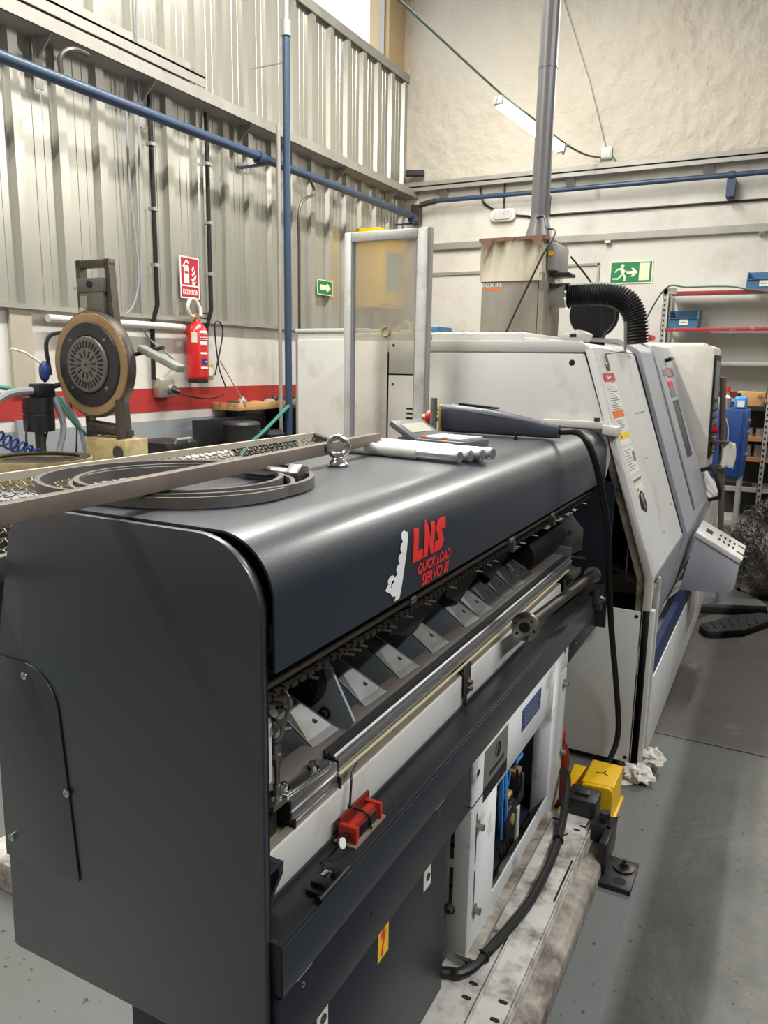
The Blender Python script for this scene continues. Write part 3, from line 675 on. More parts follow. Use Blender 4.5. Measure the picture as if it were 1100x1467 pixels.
# guide roller (black drum) and pusher flags
MB().rev([(.0, 0), (.066, 0), (.07, .01), (.07, .42), (.06, .43), (0, .43)], (-.80, 2.56, .985), (0, 1, 0), 32).build('guide_drum', 'black_rubber', F)
MB().cyl((-.775, 2.38, .945), (-.775, 2.58, .945), .016, 12).cyl((-.79, 2.40, .955), (-.79, 2.43, .955), .03, 16).build('drum_shaft', 'dark_steel', F)
for y, k in ((1.52, 1.0), (1.86, .8), (2.14, .8)):
    MB().prism([(y, 1.03), (y+.03, 1.085), (y+.20*k, 1.085), (y+.42*k, 1.07), (y+.30*k, 1.035), (y+.13*k, .985)], 'X', -.777, -.772).build('pusher_flag', 'black_paint', F)
    MB().add([(-.772, y+.03, 1.085), (-.772, y+.42*k, 1.07), (-.82, y+.38*k, 1.11), (-.82, y+.03, 1.12), (-.775, y+.03, 1.080), (-.775, y+.42*k, 1.065), (-.823, y+.38*k, 1.105), (-.823, y+.03, 1.115)], [(0, 1, 2, 3), (7, 6, 5, 4), (0, 4, 5, 1), (1, 5, 6, 2), (2, 6, 7, 3), (3, 7, 4, 0)]).build('pusher_flag', 'dark_steel', F, smooth=0)
# chain under the hood edge with its guide rod
CX, CZ = -.652, 1.172
MB().cyl((CX, .86, CZ), (CX, 3.0, CZ), .008, 10).cyl((CX-.02, .86, CZ-.035), (CX-.02, 3.0, CZ-.035), .006, 8).build('guide_rod', 'dark_steel', F)
MB().box(CX-.034, CX-.014, .86, 3.0, CZ-.004, CZ+.022).build('chain_guide', 'black_paint', F)
lk = MB(); y = .88
while y < 2.98:
    q = random.uniform(-.003, .003)
    lk.box(CX-.010, CX+.002, y, y+.013, CZ-.027+q, CZ-.018+q); lk.box(CX-.014, CX+.006, y+.014, y+.022, CZ-.025, CZ-.020)
    if random.random() < .35: lk.cyl((CX-.01, y, CZ-.03), (CX+.012, y+.01, CZ-.034), .003, 5)
    y += .024
lk.build('chain', 'dark_steel', F, kind='stuff')
tk = MB().bar((CX-.012, .885, CZ+.018), (CX+.018, .885, CZ+.027), .004, .003, (0, 1, 0)).build('chain_pin', 'steel', F)
for i in range(1, 50): dup(tk, (0, i*.042, 0))
MB().cyl((CX, 1.365, CZ), (CX, 1.39, CZ), .012, 14).build('rod_collar', 'steel', F)
cl = MB().cyl((CX, 1.99, CZ), (CX, 2.03, CZ), .013, 14).box(CX-.01, CX+.02, 2.0, 2.02, CZ-.03, CZ).build('rod_clamp', 'steel', F)
dup(cl, (0, .42, 0))
# trough ribs: grey gusset with a bright bent flange on top
def rib(y, dark=False):
    pl = [(-.735, .925), (-.735, .86), (-.95, .86), (-.95, 1.07), (-.865, 1.015)]
    o = MB().prism(pl, 'Y', y, y+.004).build('rib_plate', 'inner_grey', F)
    a, b = V((-.735, y, .927)), V((-.865, y, 1.017))
    vs = [a, b, b+V((.02, .022, .012)), a+V((.012, .078, .008))]; n = V((0.57, 0, .82))*.002
    MB().add(vs+[v+n for v in vs], [(0, 1, 2, 3), (7, 6, 5, 4), (0, 4, 5, 1), (1, 5, 6, 2), (2, 6, 7, 3), (3, 7, 4, 0)]).build('flange', 'zinc_plate' if not dark else 'black_paint', o, smooth=0)
    p = a+(b-a)*.22+V((.002, .045, .01)); MB().cyl(p, p+V((.57, 0, .82))*.004, .006, 10).build('hole', 'dark_void', o)
    if dark: screw(o, a+(b-a)*.35+V((.0, .03, .008)), (.57, 0, .82), .006)
    screw(o, (-.775, y, .89), (0, -1, 0), .006, 'dark_steel')
for y in (1.14, 1.345, 1.515, 1.70, 1.925, 2.03): rib(y)
for y in (2.135, 2.24, 2.35, 2.46): rib(y, True)
# perforated carrier plate with its roll near the end
cp = MB().prism(rpoly([(-.74, .88), (-.70, .95), (-.76, 1.06, .03), (-.80, 1.12), (-.90, 1.12), (-.93, .86)]), 'Y', 1.235, 1.242).build('carrier_plate', 'inner_grey', F)
MB().rev([(.03, 0), (.052, 0), (.056, .004), (.056, .02), (.05, .024), (.03, .024)], (-.815, 1.232, 1.02), (0, -1, 0), 24, True).build('roll', 'black_rubber', cp)
MB().rev([(.048, .0), (.052, 0), (.052, .003), (.048, .003)], (-.815, 1.207, 1.02), (0, -1, 0), 24, True).build('roll_ring', 'dark_steel', cp)
MB().rev([(.0, 0), (.044, 0), (.044, .004), (0, .004)], (-.815, 1.210, 1.02), (0, -1, 0), 20).build('roll_bore', 'dark_void', cp)
bolt(cp, (-.765, 1.232, .955), (0, -1, 0), .008, .012, material='dark_steel')
MB().cyl((-.88, 1.24, 1.08), (-.88, 2.5, 1.08), .035, 16).build('inner_shaft', 'black_rubber', F)
# hinge arm beside the end panel
ha = MB().prism(rpoly([(-.665, 1.05, .012), (-.64, 1.125, .012), (-.66, 1.155, .012), (-.72, 1.12, .012), (-.71, 1.05, .012)]), 'Y', .93, .936).build('hinge_arm', 'zinc_plate', F)
for x, z in ((-.655, 1.13), (-.665, 1.11), (-.675, 1.075)): bolt(ha, (x, .93, z), (0, -1, 0), .009, .012)
MB().cyl((-.70, .93, 1.065), (-.665, .965, 1.065), .006, 8).build('hinge_pin', 'bright_steel', F)
# guide rail: brown strip, dark ridges, bright edge, cream lead beneath
MB().box(-.760, -.716, .93, 2.90, .905, .930).build('rail_back', 'rail_brown', F, bevel=.002)
rl = MB().prism([(-.716, .926), (-.712, .928), (-.709, .921), (-.705, .921), (-.703, .926), (-.699, .926), (-.697, .918), (-.693, .918), (-.690, .914), (-.682, .914), (-.682, .892), (-.716, .892)], 'Y', 1.145, 2.90).build('rail_profile', 'rail_dark', F, smooth=0)
MB().prism([(-.695, .919), (-.692, .923), (-.688, .920), (-.688, .914), (-.695, .914)], 'Y', 1.145, 2.90).build('rail_edge', 'rail_steel', rl)
MB().prism([(-.686, .914), (-.683, .917), (-.6800, .912), (-.680, .903), (-.686, .903)], 'Y', 1.145, 2.90).build('rail_edge', 'rail_steel', rl)
MB().box(-.684, -.681, 1.145, 2.90, .890, .8985).build('rail_edge', 'alu', rl)
MB().tube(spline([(-.678, 1.14, .889), (-.677, 1.6, .884), (-.677, 2.2, .884), (-.678, 2.85, .886)], 8), .0035, 6).build('cream_lead', 'cream_cable', rl)
# end block of aluminium profiles with clamp plate
eb = MB().box(-.735, -.68, .985, 1.14, .878, .914).box(-.7, -.676, .985, 1.14, .888, .896).build('profile_block', 'alu', F, bevel=.002)
lo = MB().box(-.735, -.684, 1.0, 1.145, .834, .873).box(-.69, -.68, 1.0, 1.145, .862, .868).box(-.69, -.68, 1.0, 1.145, .845, .852).box(-.69, -.6795, 1.0, 1.145, .834, .838).build('profile_block', 'alu', F, bevel=.0015)
for q in ((-.738, -.679, .98, .986, .876, .916), (-.738, -.679, .994, 1.0, .83, .8755), (-.738, -.677, 1.145, 1.15, .838, .878)): MB().box(*q).build('end_cap', 'black_plastic', eb)
pt = MB().prism(rpoly([(-.90, .94), (-.70, .94, .004), (-.683, 1.12, .004), (-.90, 1.12)]), 'Z', .916, .922).build('clamp_plate', 'steel', F, bevel=.001)
for x, y in ((-.705, 1.0), (-.70, 1.085)):
    b_ = MB().rev([(.012, 0), (.012, .003), (.0065, .003), (.0065, .014), (.004, .014), (.004, .008), (0, .008)], (x, y, .922), (0, 0, 1), 16).build('socket_screw', 'bright_steel', pt)
    MB().box(x-.028, x-.006, y+.008, y+.016, .9222, .9228).build('slot', 'dark_void', pt)
bolt(pt, (-.70, .965, .922), (0, 0, 1), .012, .014)
MB().box(-.73, -.672, .885, .925, .985, 1.10).build('air_cylinder', 'machine_white', F, bevel=.004)
MB().cyl((-.693, .965, .925), (-.693, .965, .99), .005, 10).cyl((-.693, .965, .99), (-.693, .965, 1.03), .0075, 10).cyl((-.693, .965, 1.004), (-.693, .965, 1.012), .011, 10).build('fitting', 'steel', F)
MB().box(-.72, -.68, .935, .975, .922, .932).cyl((-.693, .965, .932), (-.693, .965, .955), .008, 10).build('fitting_block', 'steel', F)
MB().tube(spline([(-.693, .965, 1.03), (-.692, .962, 1.07), (-.70, .945, 1.095), (-.73, .91, 1.10)]), .0045, 6).build('air_hose', 'black_rubber', F)
MB().box(-.76, -.70, .86, .98, .80, .905).build('motor_block', 'black_paint', F, bevel=.01)
MB().prism([(-.70, .872), (-.636, .872), (-.636, .852), (-.662, .784), (-.70, .784)], 'Y', .888, .90).box(-.70, -.636, .846, .90, .868, .872).build('corner_bracket', 'feeder_paint', F, bevel=.001)
screw(F, (-.658, .888, .835), (0, -1, 0), .004)
# end support at the far side of the rail
es = MB().box(-.77, -.69, 2.90, 2.93, .88, .96).box(-.70, -.66, 2.86, 2.98, .845, .87).box(-.70, -.69, 2.86, 2.98, .80, .87).build('rail_support', 'zinc_plate', F, bevel=.002)
MB().cyl((-.70, 2.93, .92), (-.63, 2.93, .92), .005, 8).build('support_pin', 'steel', es)
# white channel under the rail with dusty top
wc = MB().box(-.76, -.675, .90, 2.74, .76, .858).build('channel', 'machine_white', F, bevel=.004)
MB().box(-.758, -.680, .90, 2.74, .858, .8605).build('dust_layer', 'dusty_ledge', wc)
hk = MB().box(-.672, -.668, 1.755, 1.80, .80, .885).box(-.69, -.668, 1.755, 1.80, .881, .885).box(-.672, -.66, 1.755, 1.759, .78, .86).build('hook_plate', 'dark_steel', wc, bevel=.001)
for z in (.818, .835): bolt(hk, (-.668, 1.785, z), (1, 0, 0), .007, .012)
# black tray box along the front
tb = MB().box(-.668, -.60, .84, 3.06, .682, .775).box(-.672, -.666, .84, 3.06, .76, .783).build('tray_box', 'black_paint', F, bevel=.004)
MB().box(-.66, -.604, .84, 1.662, .550, .676).build('front_strip', 'navy_paint', F, bevel=.002)
fs_ = MB().box(-.66, -.603, 2.60, 3.07, .605, .676).build('front_strip', 'black_paint', F, bevel=.002)
screw(fs_, (-.603, 2.72, .65), (1, 0, 0), .005)
MB().box(-.66, -.606, .84, 1.66, .676, .682).box(-.66, -.606, 2.6, 3.06, .676, .682).build('seam', 'dark_void', F)
for y in (.885, 1.435): MB().box(-.62, -.6015, y, y+.045, .676, .6805).build('hinge_slot', 'alu_matt', F)
for y in (.905, 1.46): screw(F, (-.604, y, .655), (1, 0, 0), .0045)
MB().cyl((-.604, 1.14, .62), (-.603, 1.14, .62), .004, 8).build('rivet_hole', 'dark_void', F)
MB().box(-.72, -.575, 2.985, 3.03, .70, .80).box(-.60, -.575, 2.93, 3.03, .74, .80).build('end_bracket', 'dark_steel', F, bevel=.003)
bolt(F, (-.575, 2.98, .755), (1, -.4, 0), .009, .016, material='bright_steel')
MB().box(-.600, -.5975, .842, 3.058, .684, .770).build('tray_front', 'feeder_paint', tb, bevel=.001)
# flanged guide tube lying on the tray box
ga, gb = V((-.60, 2.05, .918)), V((-.60, 2.93, .862)); gd = (gb-ga).normalized()
gt = MB().cyl(ga, gb, .0175, 20).build('guide_tube', 'dark_steel', F)
MB().rev([(.018, 0), (.036, 0), (.041, .003), (.041, .018), (.036, .02), (.024, .024), (.018, .03)], ga-gd*.012, gd, 28).build('flange', 'steel', gt)
MB().rev([(0, 0), (.016, 0), (.016, .001), (0, .001)], ga-gd*.0135, gd, 20).build('bore', 'dark_void', gt)
for i in range(6):
    s_ = gd.orthogonal().normalized(); t_ = gd.cross(s_); p = ga-gd*.012+(s_*math.cos(i*PI/3)+t_*math.sin(i*PI/3))*.03
    MB().cyl(p+gd*.001, p-gd*.003, .004, 8).build('flange_screw', 'dark_void', gt)
MB().rev([(.018, 0), (.03, .0), (.032, .004), (.032, .02), (.018, .022)], gb-gd*.03, gd, 24).build('flange', 'steel', gt)
# electric cabinet with door
cb = MB().box(-.935, -.636, .85, 1.575, 0, .546).build('cabinet', 'navy_paint', F, bevel=.002)
dr = MB().box(-.636, -.628, .853, 1.572, .01, .546).build('cabinet_door', 'navy_paint', F, bevel=.0025)
for y, z in ((1.455, .489), (1.0, .497)):
    lkp = MB().prism(rpoly([(y-.019, z-.028), (y+.019, z-.03, .006), (y+.019, z+.028), (y-.017, z+.026, .004)]), 'X', -.628, -.6255).build('lock_plate', 'paper', dr)
    MB().cyl((-.6255, y+.002, z), (-.623, y+.002, z), .009, 14).build('lock', 'dark_steel', lkp)
hz = MB().box(-.628, -.6272, 1.215, 1.262, .442, .535).build('hazard_label', 'yellow_print', dr)
decal('bolt_symbol', [[(.002, .04), (-.012, .002), (-.002, .004), (-.008, -.03), (-.012, -.028), (-.006, -.042), (.002, -.032), (-.003, -.031), (.012, .012), (.002, .01), (.01, .04)]], (-.6272, 1.2385, .4885), SR, SU, 'logo_red', hz, .0006)
# white pedestal with a big opening, bolted post
px0, px1 = 1.663, 2.60
pd = MB().box(-.66, -.60, px0, 1.86, 0.03, .69).box(-.606, -.60, 1.86, 2.42, .515, .69).box(-.606, -.60, 1.86, 2.42, .11, .188).box(-.66, -.60, 2.42, 2.52, .08, .69).box(-.66, -.602, 2.525, 2.60, .08, .60).box(-.66, -.601, 2.52, 2.60, .606, .69).build('pedestal', 'pedestal_white', F, bevel=.004)
MB().box(-1.0, -.985, px0, 2.60, .1, .69).build('pedestal_back', 'inner_grey', F)
MB().box(-1.0, -.66, 2.585, 2.60, .1, .69).build('pedestal_side', 'inner_grey', F)
MB().box(-1.0, -.66, px0, px0+.012, .03, .69).build('pedestal_side', 'inner_grey', F)
MB().box(-.985, -.66, 1.68, 2.585, .10, .115).build('pedestal_floor', 'dark_void', F)
MB().box(-.66, -.598, px0-.0015, 1.80, .557, .5595).build('pedestal_seam', 'dark_void', pd)
for z0, z1 in ((.40, .54), (.24, .375)):
    MB().box(-.653, -.643, px0-.001, px0+.004, z0, z1).build('slot', 'dark_steel', pd)
    MB().box(-.604, -.5995, 1.70, 1.708, z0-.02, z1-.02).build('slot', 'dark_steel', pd)
for z in (.50, .255):
    bolt(pd, (-.648, px0-.001, z), (0, -1, 0), .009, .014); bolt(pd, (-.60, 1.712, z-.02), (1, 0, 0), .010, .018)
for z in (.44, .32): MB().cyl((-.648, px0, z), (-.648, px0-.001, z), .006, 10).build('hole', 'dark_void', pd)
bolt(pd, (-.60, 2.56, .55), (1, 0, 0), .010, .016); bolt(pd, (-.60, 2.585, .28), (1, 0, 0), .010, .016)
MB().cyl((-.60, 1.70, .635), (-.5995, 1.70, .635), .010, 14).cyl((-.60, 2.545, .675), (-.5995, 2.545, .675), .007, 14).build('hole', 'dark_void', pd)
np_ = MB().box(-.60, -.5985, 1.742, 1.93, .53, .672).build('name_plate', 'plate_grey', pd)
MB().box(-.5985, -.598, 1.742, 1.93, .53, .568).build('plate_band', 'black_print', np_)
decal('plate_print', [rect(-.06+i*.017, -.006, -.047+i*.017, .006) for i in range(7)], (-.5985, 1.845, .592), SR, SU, 'black_print', np_, .0006)
MB().torus((-.598, 1.845, .635), (1, 0, 0), .019, .0018, 24, 5).bar((-.598, 1.838, .617), (-.598, 1.852, .653), .001, .006, (1, 0, 0)).build('plate_emblem', 'black_print', np_)
tp = MB().box(-.60, -.5985, 2.062, 2.255, .585, .655).build('type_plate', 'blue_print', pd)
for i in range(5): decal('plate_line', [rect(-.08, .024-i*.012, .08-.02*(i % 2), .028-i*.012)], (-.5985, 2.158, .62), SR, SU, 'grey_print', tp, .0005)
# pneumatic valve island inside the opening
vi = MB().box(-.72, -.64, 2.10, 2.20, .20, .29).box(-.70, -.65, 2.12, 2.19, .29, .32).box(-.71, -.64, 2.21, 2.27, .25, .345).build('valve_island', 'black_paint', F, bevel=.006)
MB().box(-.685, -.645, 2.115, 2.16, .32, .335).build('valve_fitting', 'brass_tan', vi, bevel=.004)
MB().box(-.68, -.65, 2.215, 2.265, .345, .365).build('valve_fitting', 'brass_tan', vi, bevel=.004)
MB().cyl((-.64, 2.15, .24), (-.636, 2.15, .24), .018, 12).build('valve_fitting', 'brass_tan', vi)
for q in (((-.655, 2.09, .20), (-.65, 2.07, .30), (-.655, 2.08, .42), (-.67, 2.10, .50)), ((-.66, 2.13, .335), (-.65, 2.13, .40), (-.655, 2.11, .44), (-.665, 2.085, .38), (-.66, 2.085, .24)), ((-.665, 2.24, .365), (-.66, 2.24, .39), (-.655, 2.27, .40), (-.68, 2.33, .385)), ((-.65, 2.10, .26), (-.64, 2.085, .30), (-.645, 2.09, .36), (-.66, 2.12, .45))):
    MB().tube(spline(q), .005, 7).build('air_hose', 'blue_hose', vi)
for q in (((-.65, 2.17, .32), (-.64, 2.19, .36), (-.65, 2.21, .38), (-.65, 2.22, .32)), ((-.65, 2.12, .22), (-.635, 2.10, .17), (-.65, 2.12, .13), (-.67, 2.17, .15)), ((-.645, 2.19, .28), (-.632, 2.2, .33), (-.64, 2.23, .36), (-.65, 2.26, .30))):
    MB().tube(spline(q), .004, 6).build('lead', 'black_rubber', vi)
MB().box(-.645, -.638, 2.20, 2.225, .12, .25).build('bracket', 'pedestal_white', vi)
# base beam on the floor: slotted top plate and dirty lower step, drip plate
bm_ = MB().box(-.66, -.445, 1.0, 2.50, .0, .10).build('base_beam', 'beam_white', F, bevel=.006)
MB().prism([(-.445, 0), (-.385, 0), (-.388, .05), (-.405, .066), (-.445, .072)], 'Y', 1.0, 2.46).build('beam_step', 'beam_dirty', F, bevel=.003)
MB().bar((-.60, 1.66, .125), (-.60, 2.40, .128), .055, .012).build('drip_plate', 'beam_dirty', F)
MB().box(-.53, -.526, 1.0, 2.42, .1, .112).box(-.449, -.445, 1.0, 2.46, .1, .108).build('beam_lip', 'beam_white', F)
for x, y in ((-.56, 1.62), (-.56, 1.57), (-.475, 1.60), (-.475, 1.54), (-.475, 2.44), (-.49, 2.41), (-.57, 2.44)):
    MB().prism(rpoly([(x-.012, y-.006, .005), (x+.012, y-.006, .005), (x+.012, y+.006, .005), (x-.012, y+.006, .005)], 3), 'Z', .1, .1006).build('slot', 'dark_void', bm_)
MB().bar((-.462, 2.02, .1), (-.462, 2.24, .1), .006, .0012).build('slot', 'dark_void', bm_)
# rear beam of the same base, seen left of the end panel
MB().box(-2.15, -1.30, 1.36, 1.56, 0, .10).build('rear_foot', 'beam_white', F, bevel=.006)
MB().cyl((-1.9, 1.5, .13), (-1.25, 1.42, .16), .03, 12).build('rear_tube', 'galv', F)
# anchor foot
an = MB().box(-.40, -.285, 2.29, 2.45, 0, .018).box(-.40, -.375, 2.33, 2.50, .018, .13).box(-.45, -.375, 2.42, 2.50, .07, .13).build('anchor_foot', 'black_paint', F, bevel=.003)
MB().rev([(0, 0), (.034, 0), (.034, .006), (.02, .008), (.02, .01), (0, .01)], (-.325, 2.40, .018), (0, 0, 1), 24).build('washer', 'dark_steel', an)
MB().hexa((-.325, 2.40, .026), (-.325, 2.40, .04), .014).cyl((-.325, 2.40, .04), (-.325, 2.40, .05), .007, 10).build('anchor_bolt', 'dark_steel', an)
MB().cyl((-.325, 2.325, .018), (-.325, 2.325, .0186), .02, 18).build('hole', 'dark_void', an)
MB().cyl((-.41, 2.46, .13), (-.41, 2.46, .165), .018, 6).build('jack_bolt', 'black_paint', an)
MB().box(-.555, -.45, 2.50, 2.60, .06, .16).box(-.53, -.48, 2.53, 2.57, .16, .17).build('levelling_block', 'black_paint', F, bevel=.004)

# ================================================================== LATHE
Lt = thing('cnc_lathe', 'large white and grey CNC lathe with slanted front guard and sliding door', 'lathe', (-1.0, 4.2, 0))
YN = 3.10
SLU = V((-.30, 0, .885)).normalized(); SLN = V((0, 1, 0)).cross(SLU)
def sl(y, z, lift=0):
    p = V((-.40-.341*(z-.835), y, z)); return p+SLN*lift
MB().prism([(-1.82, .10), (-.69, .10), (-.69, 1.58), (-.745, 1.72), (-1.82, 1.72)], 'Y', YN+.006, 5.7).build('body', 'machine_white', Lt, bevel=.006)
MB().box(-.66, -.50, 3.55, 5.6, .05, .8).box(-.66, -.655, 3.2, 5.6, .8, 1.5).build('inner_body', 'dark_void', Lt)
MB().box(-1.40, -.98, YN+.02, 3.9, 1.72, 1.785).build('top_cover', 'machine_white', Lt, bevel=.01)
MB().prism([(-.98, 1.72), (-.98, 1.765), (-.80, 1.75), (-.74, 1.742), (-.70, 1.72)], 'Y', YN+.008, 4.0).build('top_edge', 'machine_beige', Lt, bevel=.004)
MB().box(-1.82, -1.40, YN+.02, 5.6, 1.72, 1.785).build('rear_cover', 'machine_beige', Lt, bevel=.008)
for i in range(9):
    x = -1.36+i*.045; MB().cyl((x, YN+.05, 1.785), (x, YN+.05, 1.791), .006, 8).build('cover_screw', 'steel', Lt)
# near side panels with dark joints
MB().box(-1.815, -.73, YN+.001, YN+.006, .70, 1.70).build('panel_gap', 'dark_void', Lt)
sp = MB().prism([(-1.395, .72), (-1.395, 1.70), (-.728, 1.70), (-.622, 1.40), (-.60, 1.30), (-.70, .72)], 'Y', YN-.008, YN+.001).build('side_panel', 'machine_white', Lt, bevel=.003)
MB().cyl((-.775, YN-.008, 1.665), (-.775, YN-.0086, 1.665), .012, 14).build('hole', 'dark_void', sp)
MB().prism([(-1.395, 1.706), (-1.395, 1.75), (-.75, 1.75), (-.70, 1.72), (-.715, 1.706)], 'Y', YN-.006, YN+.02).build('side_trim', 'machine_white', Lt, bevel=.003)
MB().prism([(-.722, 1.70), (-.70, 1.718), (-.58, 1.37), (-.612, 1.39)], 'Y', YN-.006, YN+.02).build('side_trim', 'machine_white', Lt, bevel=.002)
hp = MB().box(-1.81, -1.60, YN-.006, YN+.001, .70, 1.76).build('side_panel', 'machine_beige', Lt, bevel=.003)
mp_ = MB().box(-1.592, -1.40, YN-.006, YN+.001, .70, 1.60).box(-1.592, -1.40, YN-.006, YN+.001, 1.606, 1.76).build('side_panel', 'machine_beige', Lt, bevel=.002)
for x, z in ((-1.57, 1.73), (-1.57, 1.56), (-1.785, 1.62)): MB().cyl((x, YN-.006, z), (x, YN-.0075, z), .006, 10).build('screw', 'dark_steel', mp_)
for k in range(7):
    z = 1.455-k*.021
    MB().box(-1.50, -1.455, YN-.0068, YN-.005, z-.004, z+.004).build('vent_slot', 'dark_void', mp_)
    MB().box(-1.440, -1.412, YN-.0068, YN-.005, z-.004, z+.004).build('vent_slot', 'dark_void', mp_)
for k in range(2): MB().box(-1.375, -1.325, YN-.0088, YN-.007, 1.452-k*.021, 1.460-k*.021).build('vent_slot', 'dark_void', sp)
MB().box(-.95, -.895, YN-.009, YN-.007, 1.395, 1.43).build('red_label', 'red_paint', sp)
decal('label_arrow', [rect(-.012, -.006, .004, .006), [(.004, -.01), (.016, 0), (.004, .01)]], (-.915, YN-.009, 1.412), (1, 0, 0), (0, 0, 1), 'white_print', sp, .0006)
# near flange along the slanted front, lower post, oily inner edge
MB().prism([(-.725, 1.715), (-.70, 1.715), (-.40, .835), (-.40, 0.02), (-.432, 0.02), (-.432, .83)], 'Y', YN-.012, YN+.012).build('front_flange', 'machine_white', Lt, bevel=.002)
MB().prism([(-.66, 1.42), (-.628, 1.40), (-.433, .828), (-.433, .69), (-.46, .69), (-.463, .82)], 'Y', YN-.002, YN+.03).build('inner_edge', 'oily_edge', Lt)
MB().box(-.432, -.385, YN-.012, YN+.03, .02, .70).build('corner_post', 'machine_white', Lt, bevel=.003)
MB().box(-.43, -.40, YN+.03, YN+.14, .05, .78).build('oil_channel', 'oily_edge', Lt)
MB().box(-.402, -.392, YN+.14, YN+.17, .02, .80).build('channel_edge', 'machine_white', Lt)
lp_ = MB().box(-.86, -.437, YN-.012, YN, .035, .69).build('lower_panel', 'machine_white', Lt, bevel=.003)
for z in (.668, .055): MB().cyl((-.452, YN-.012, z), (-.452, YN-.0128, z), .008, 12).build('hole', 'dark_void', lp_)
MB().box(-.62, -.47, YN+.2, YN+.26, .70, .78).cyl((-.6, YN+.25, .8), (-.45, YN+.2, .74), .03, 12).build('inner_fitting', 'dark_steel', Lt)
MB().tube(spline([(-.50, 3.2, 1.15), (-.49, 3.19, 1.05), (-.52, 3.19, .95), (-.52, 3.18, .82)]), .002, 5).build('loose_wire', 'paper', Lt)
# slanted front guard
prof = rpoly([(-.40, .835), (-.70, 1.717, .035), (-.78, 1.742)], 6)
fg = MB().sheet(prof, .012, 'Y', YN, 4.0).build('front_guard', 'machine_white', Lt, smooth=30)
MB().box(-.45, -.40, YN+.012, 4.03, .815, .838).build('guard_lip', 'machine_grey', Lt, bevel=.002)
MB().obox(sl(3.27, 1.28, .0008), SLU*.47, V((0, .15, 0)), SLN*.0008).build('guard_rib', 'machine_white', fg)
def stick(name, y0, y1, z, hh, m, parent=fg, lift=.002): return MB().obox(sl((y0+y1)/2, z, lift), V((0, (y1-y0)/2, 0)), SLU*hh, SLN*.0005).build(name, m, parent)
lb = stick('warning_label', 3.15, 3.37, 1.54, .085, 'paper'); stick('label_header', 3.15, 3.37, 1.608, .017, 'red_paint', lb, .004)
for k in range(13): stick('print_line', 3.165, 3.35-.03*((k*7) % 4), 1.587-k*.0088, .0017, 'grey_print', lb, .0028)
decal('triangle', [[(-.012, -.008), (.012, -.008), (0, .010)], rect(.02, -.004, .055, .004)], sl(3.23, 1.608, .0045), (0, 1, 0), SLU, 'white_print', lb, .0005)
lb = stick('warning_label', 3.15, 3.36, 1.437, .043, 'paper'); stick('label_header', 3.15, 3.36, 1.462, .015, 'orange_print', lb, .003)
for k in range(4): stick('print_line', 3.165, 3.33-.03*(k % 2), 1.435-k*.0095, .0015, 'grey_print', lb, .0028)
lb = stick('warning_label', 3.15, 3.36, 1.365, .028, 'paper'); stick('label_header', 3.15, 3.36, 1.375, .013, 'yellow_print', lb, .003)
decal('triangle', [[(-.012, -.008), (.012, -.008), (0, .010)]], sl(3.19, 1.375, .0035), (0, 1, 0), SLU, 'black_print', lb, .0005)
lb = stick('data_label', 3.16, 3.37, 1.275, .055, 'paper')
for k in range(8): stick('print_line', 3.175, 3.30-.02*(k % 3), 1.318-k*.0112, .0016, 'grey_print', lb, .0028)
stick('print_line', 3.31, 3.36, 1.285, .022, 'grey_print', lb, .0028)
lb = stick('data_label', 3.18, 3.38, 1.195, .012, 'paper'); stick('print_line', 3.19, 3.36, 1.195, .006, 'grey_print', lb, .0028)
lb = stick('data_label', 3.19, 3.36, 1.160, .016, 'paper'); stick('print_line', 3.21, 3.25, 1.158, .008, 'brass_tan', lb, .0028)
oc = [(.052*math.cos(a)*1.5, .046*math.sin(a)) for a in [i*PI/8 for i in range(16)]]
hr = decal('latch_recess', [[(-.065, -.02), (-.05, .03), (0, .05), (.05, .03), (.065, -.02), (.02, -.05)]], sl(3.27, 1.105, .0012), (0, 1, 0), SLU, 'black_plastic', fg, .002)
MB().obox(sl(3.265, 1.107, .005), V((0, .028, 0)), SLU*.032, SLN*.004).build('latch', 'bright_steel', fg, bevel=.004)
for y, z in ((3.55, .93), (3.92, 1.0), (3.6, 1.25), (3.85, 1.32), (3.45, .86)): MB().cyl(sl(y, z, 0), sl(y, z, .002), .005, 8).build('guard_screw', 'copper_brown', fg)
MB().obox(sl(3.75, 1.445, .002), V((0, .11, 0)), SLU*.0015, SLN*.001).build('scratch_seam', 'grey_print', fg)
# door gap, door and lower guard
MB().sheet([(p[0]-.003, p[1]-.001) for p in prof], .02, 'Y', 4.0, 4.062).build('door_gap', 'dark_void', Lt)
dprof = rpoly([(-.46, .47), (-.386, .84, .02), (-.685, 1.735, .05), (-.79, 1.79, .03), (-.98, 1.80)], 6)
dr = MB().sheet(dprof, .02, 'Y', 4.062, 5.15).build('sliding_door', 'machine_grey', Lt, smooth=30, bevel=.0)
def sd_(y, z, lift=0): return V((-.385-.334*(z-.84), y, z))+SLN*lift
MB().obox(sd_(4.80, 1.33, .006), SLU*.46, V((0, .33, 0)), SLN*.006).build('door_face', 'machine_grey', dr, bevel=.004)
wn_ = MB().obox(sd_(4.76, 1.305, .0125), SLU*.168, V((0, .10, 0)), SLN*.001).build('door_window', 'rail_dark', dr)
MB().obox(sd_(4.865, 1.305, .013), SLU*.168, V((0, .012, 0)), SLN*.0012).build('window_seal', 'black_rubber', dr)
text('door_lettering', 'Lynx', sd_(4.63, 1.62, .0125), (0, 1, 0), SLU, .16, .075, 'grey_print', dr, .001, bold=.01)
text('door_lettering', '220', sd_(4.80, 1.622, .0125), (0, 1, 0), SLU, .13, .06, 'logo_red', dr, .001, bold=.01)
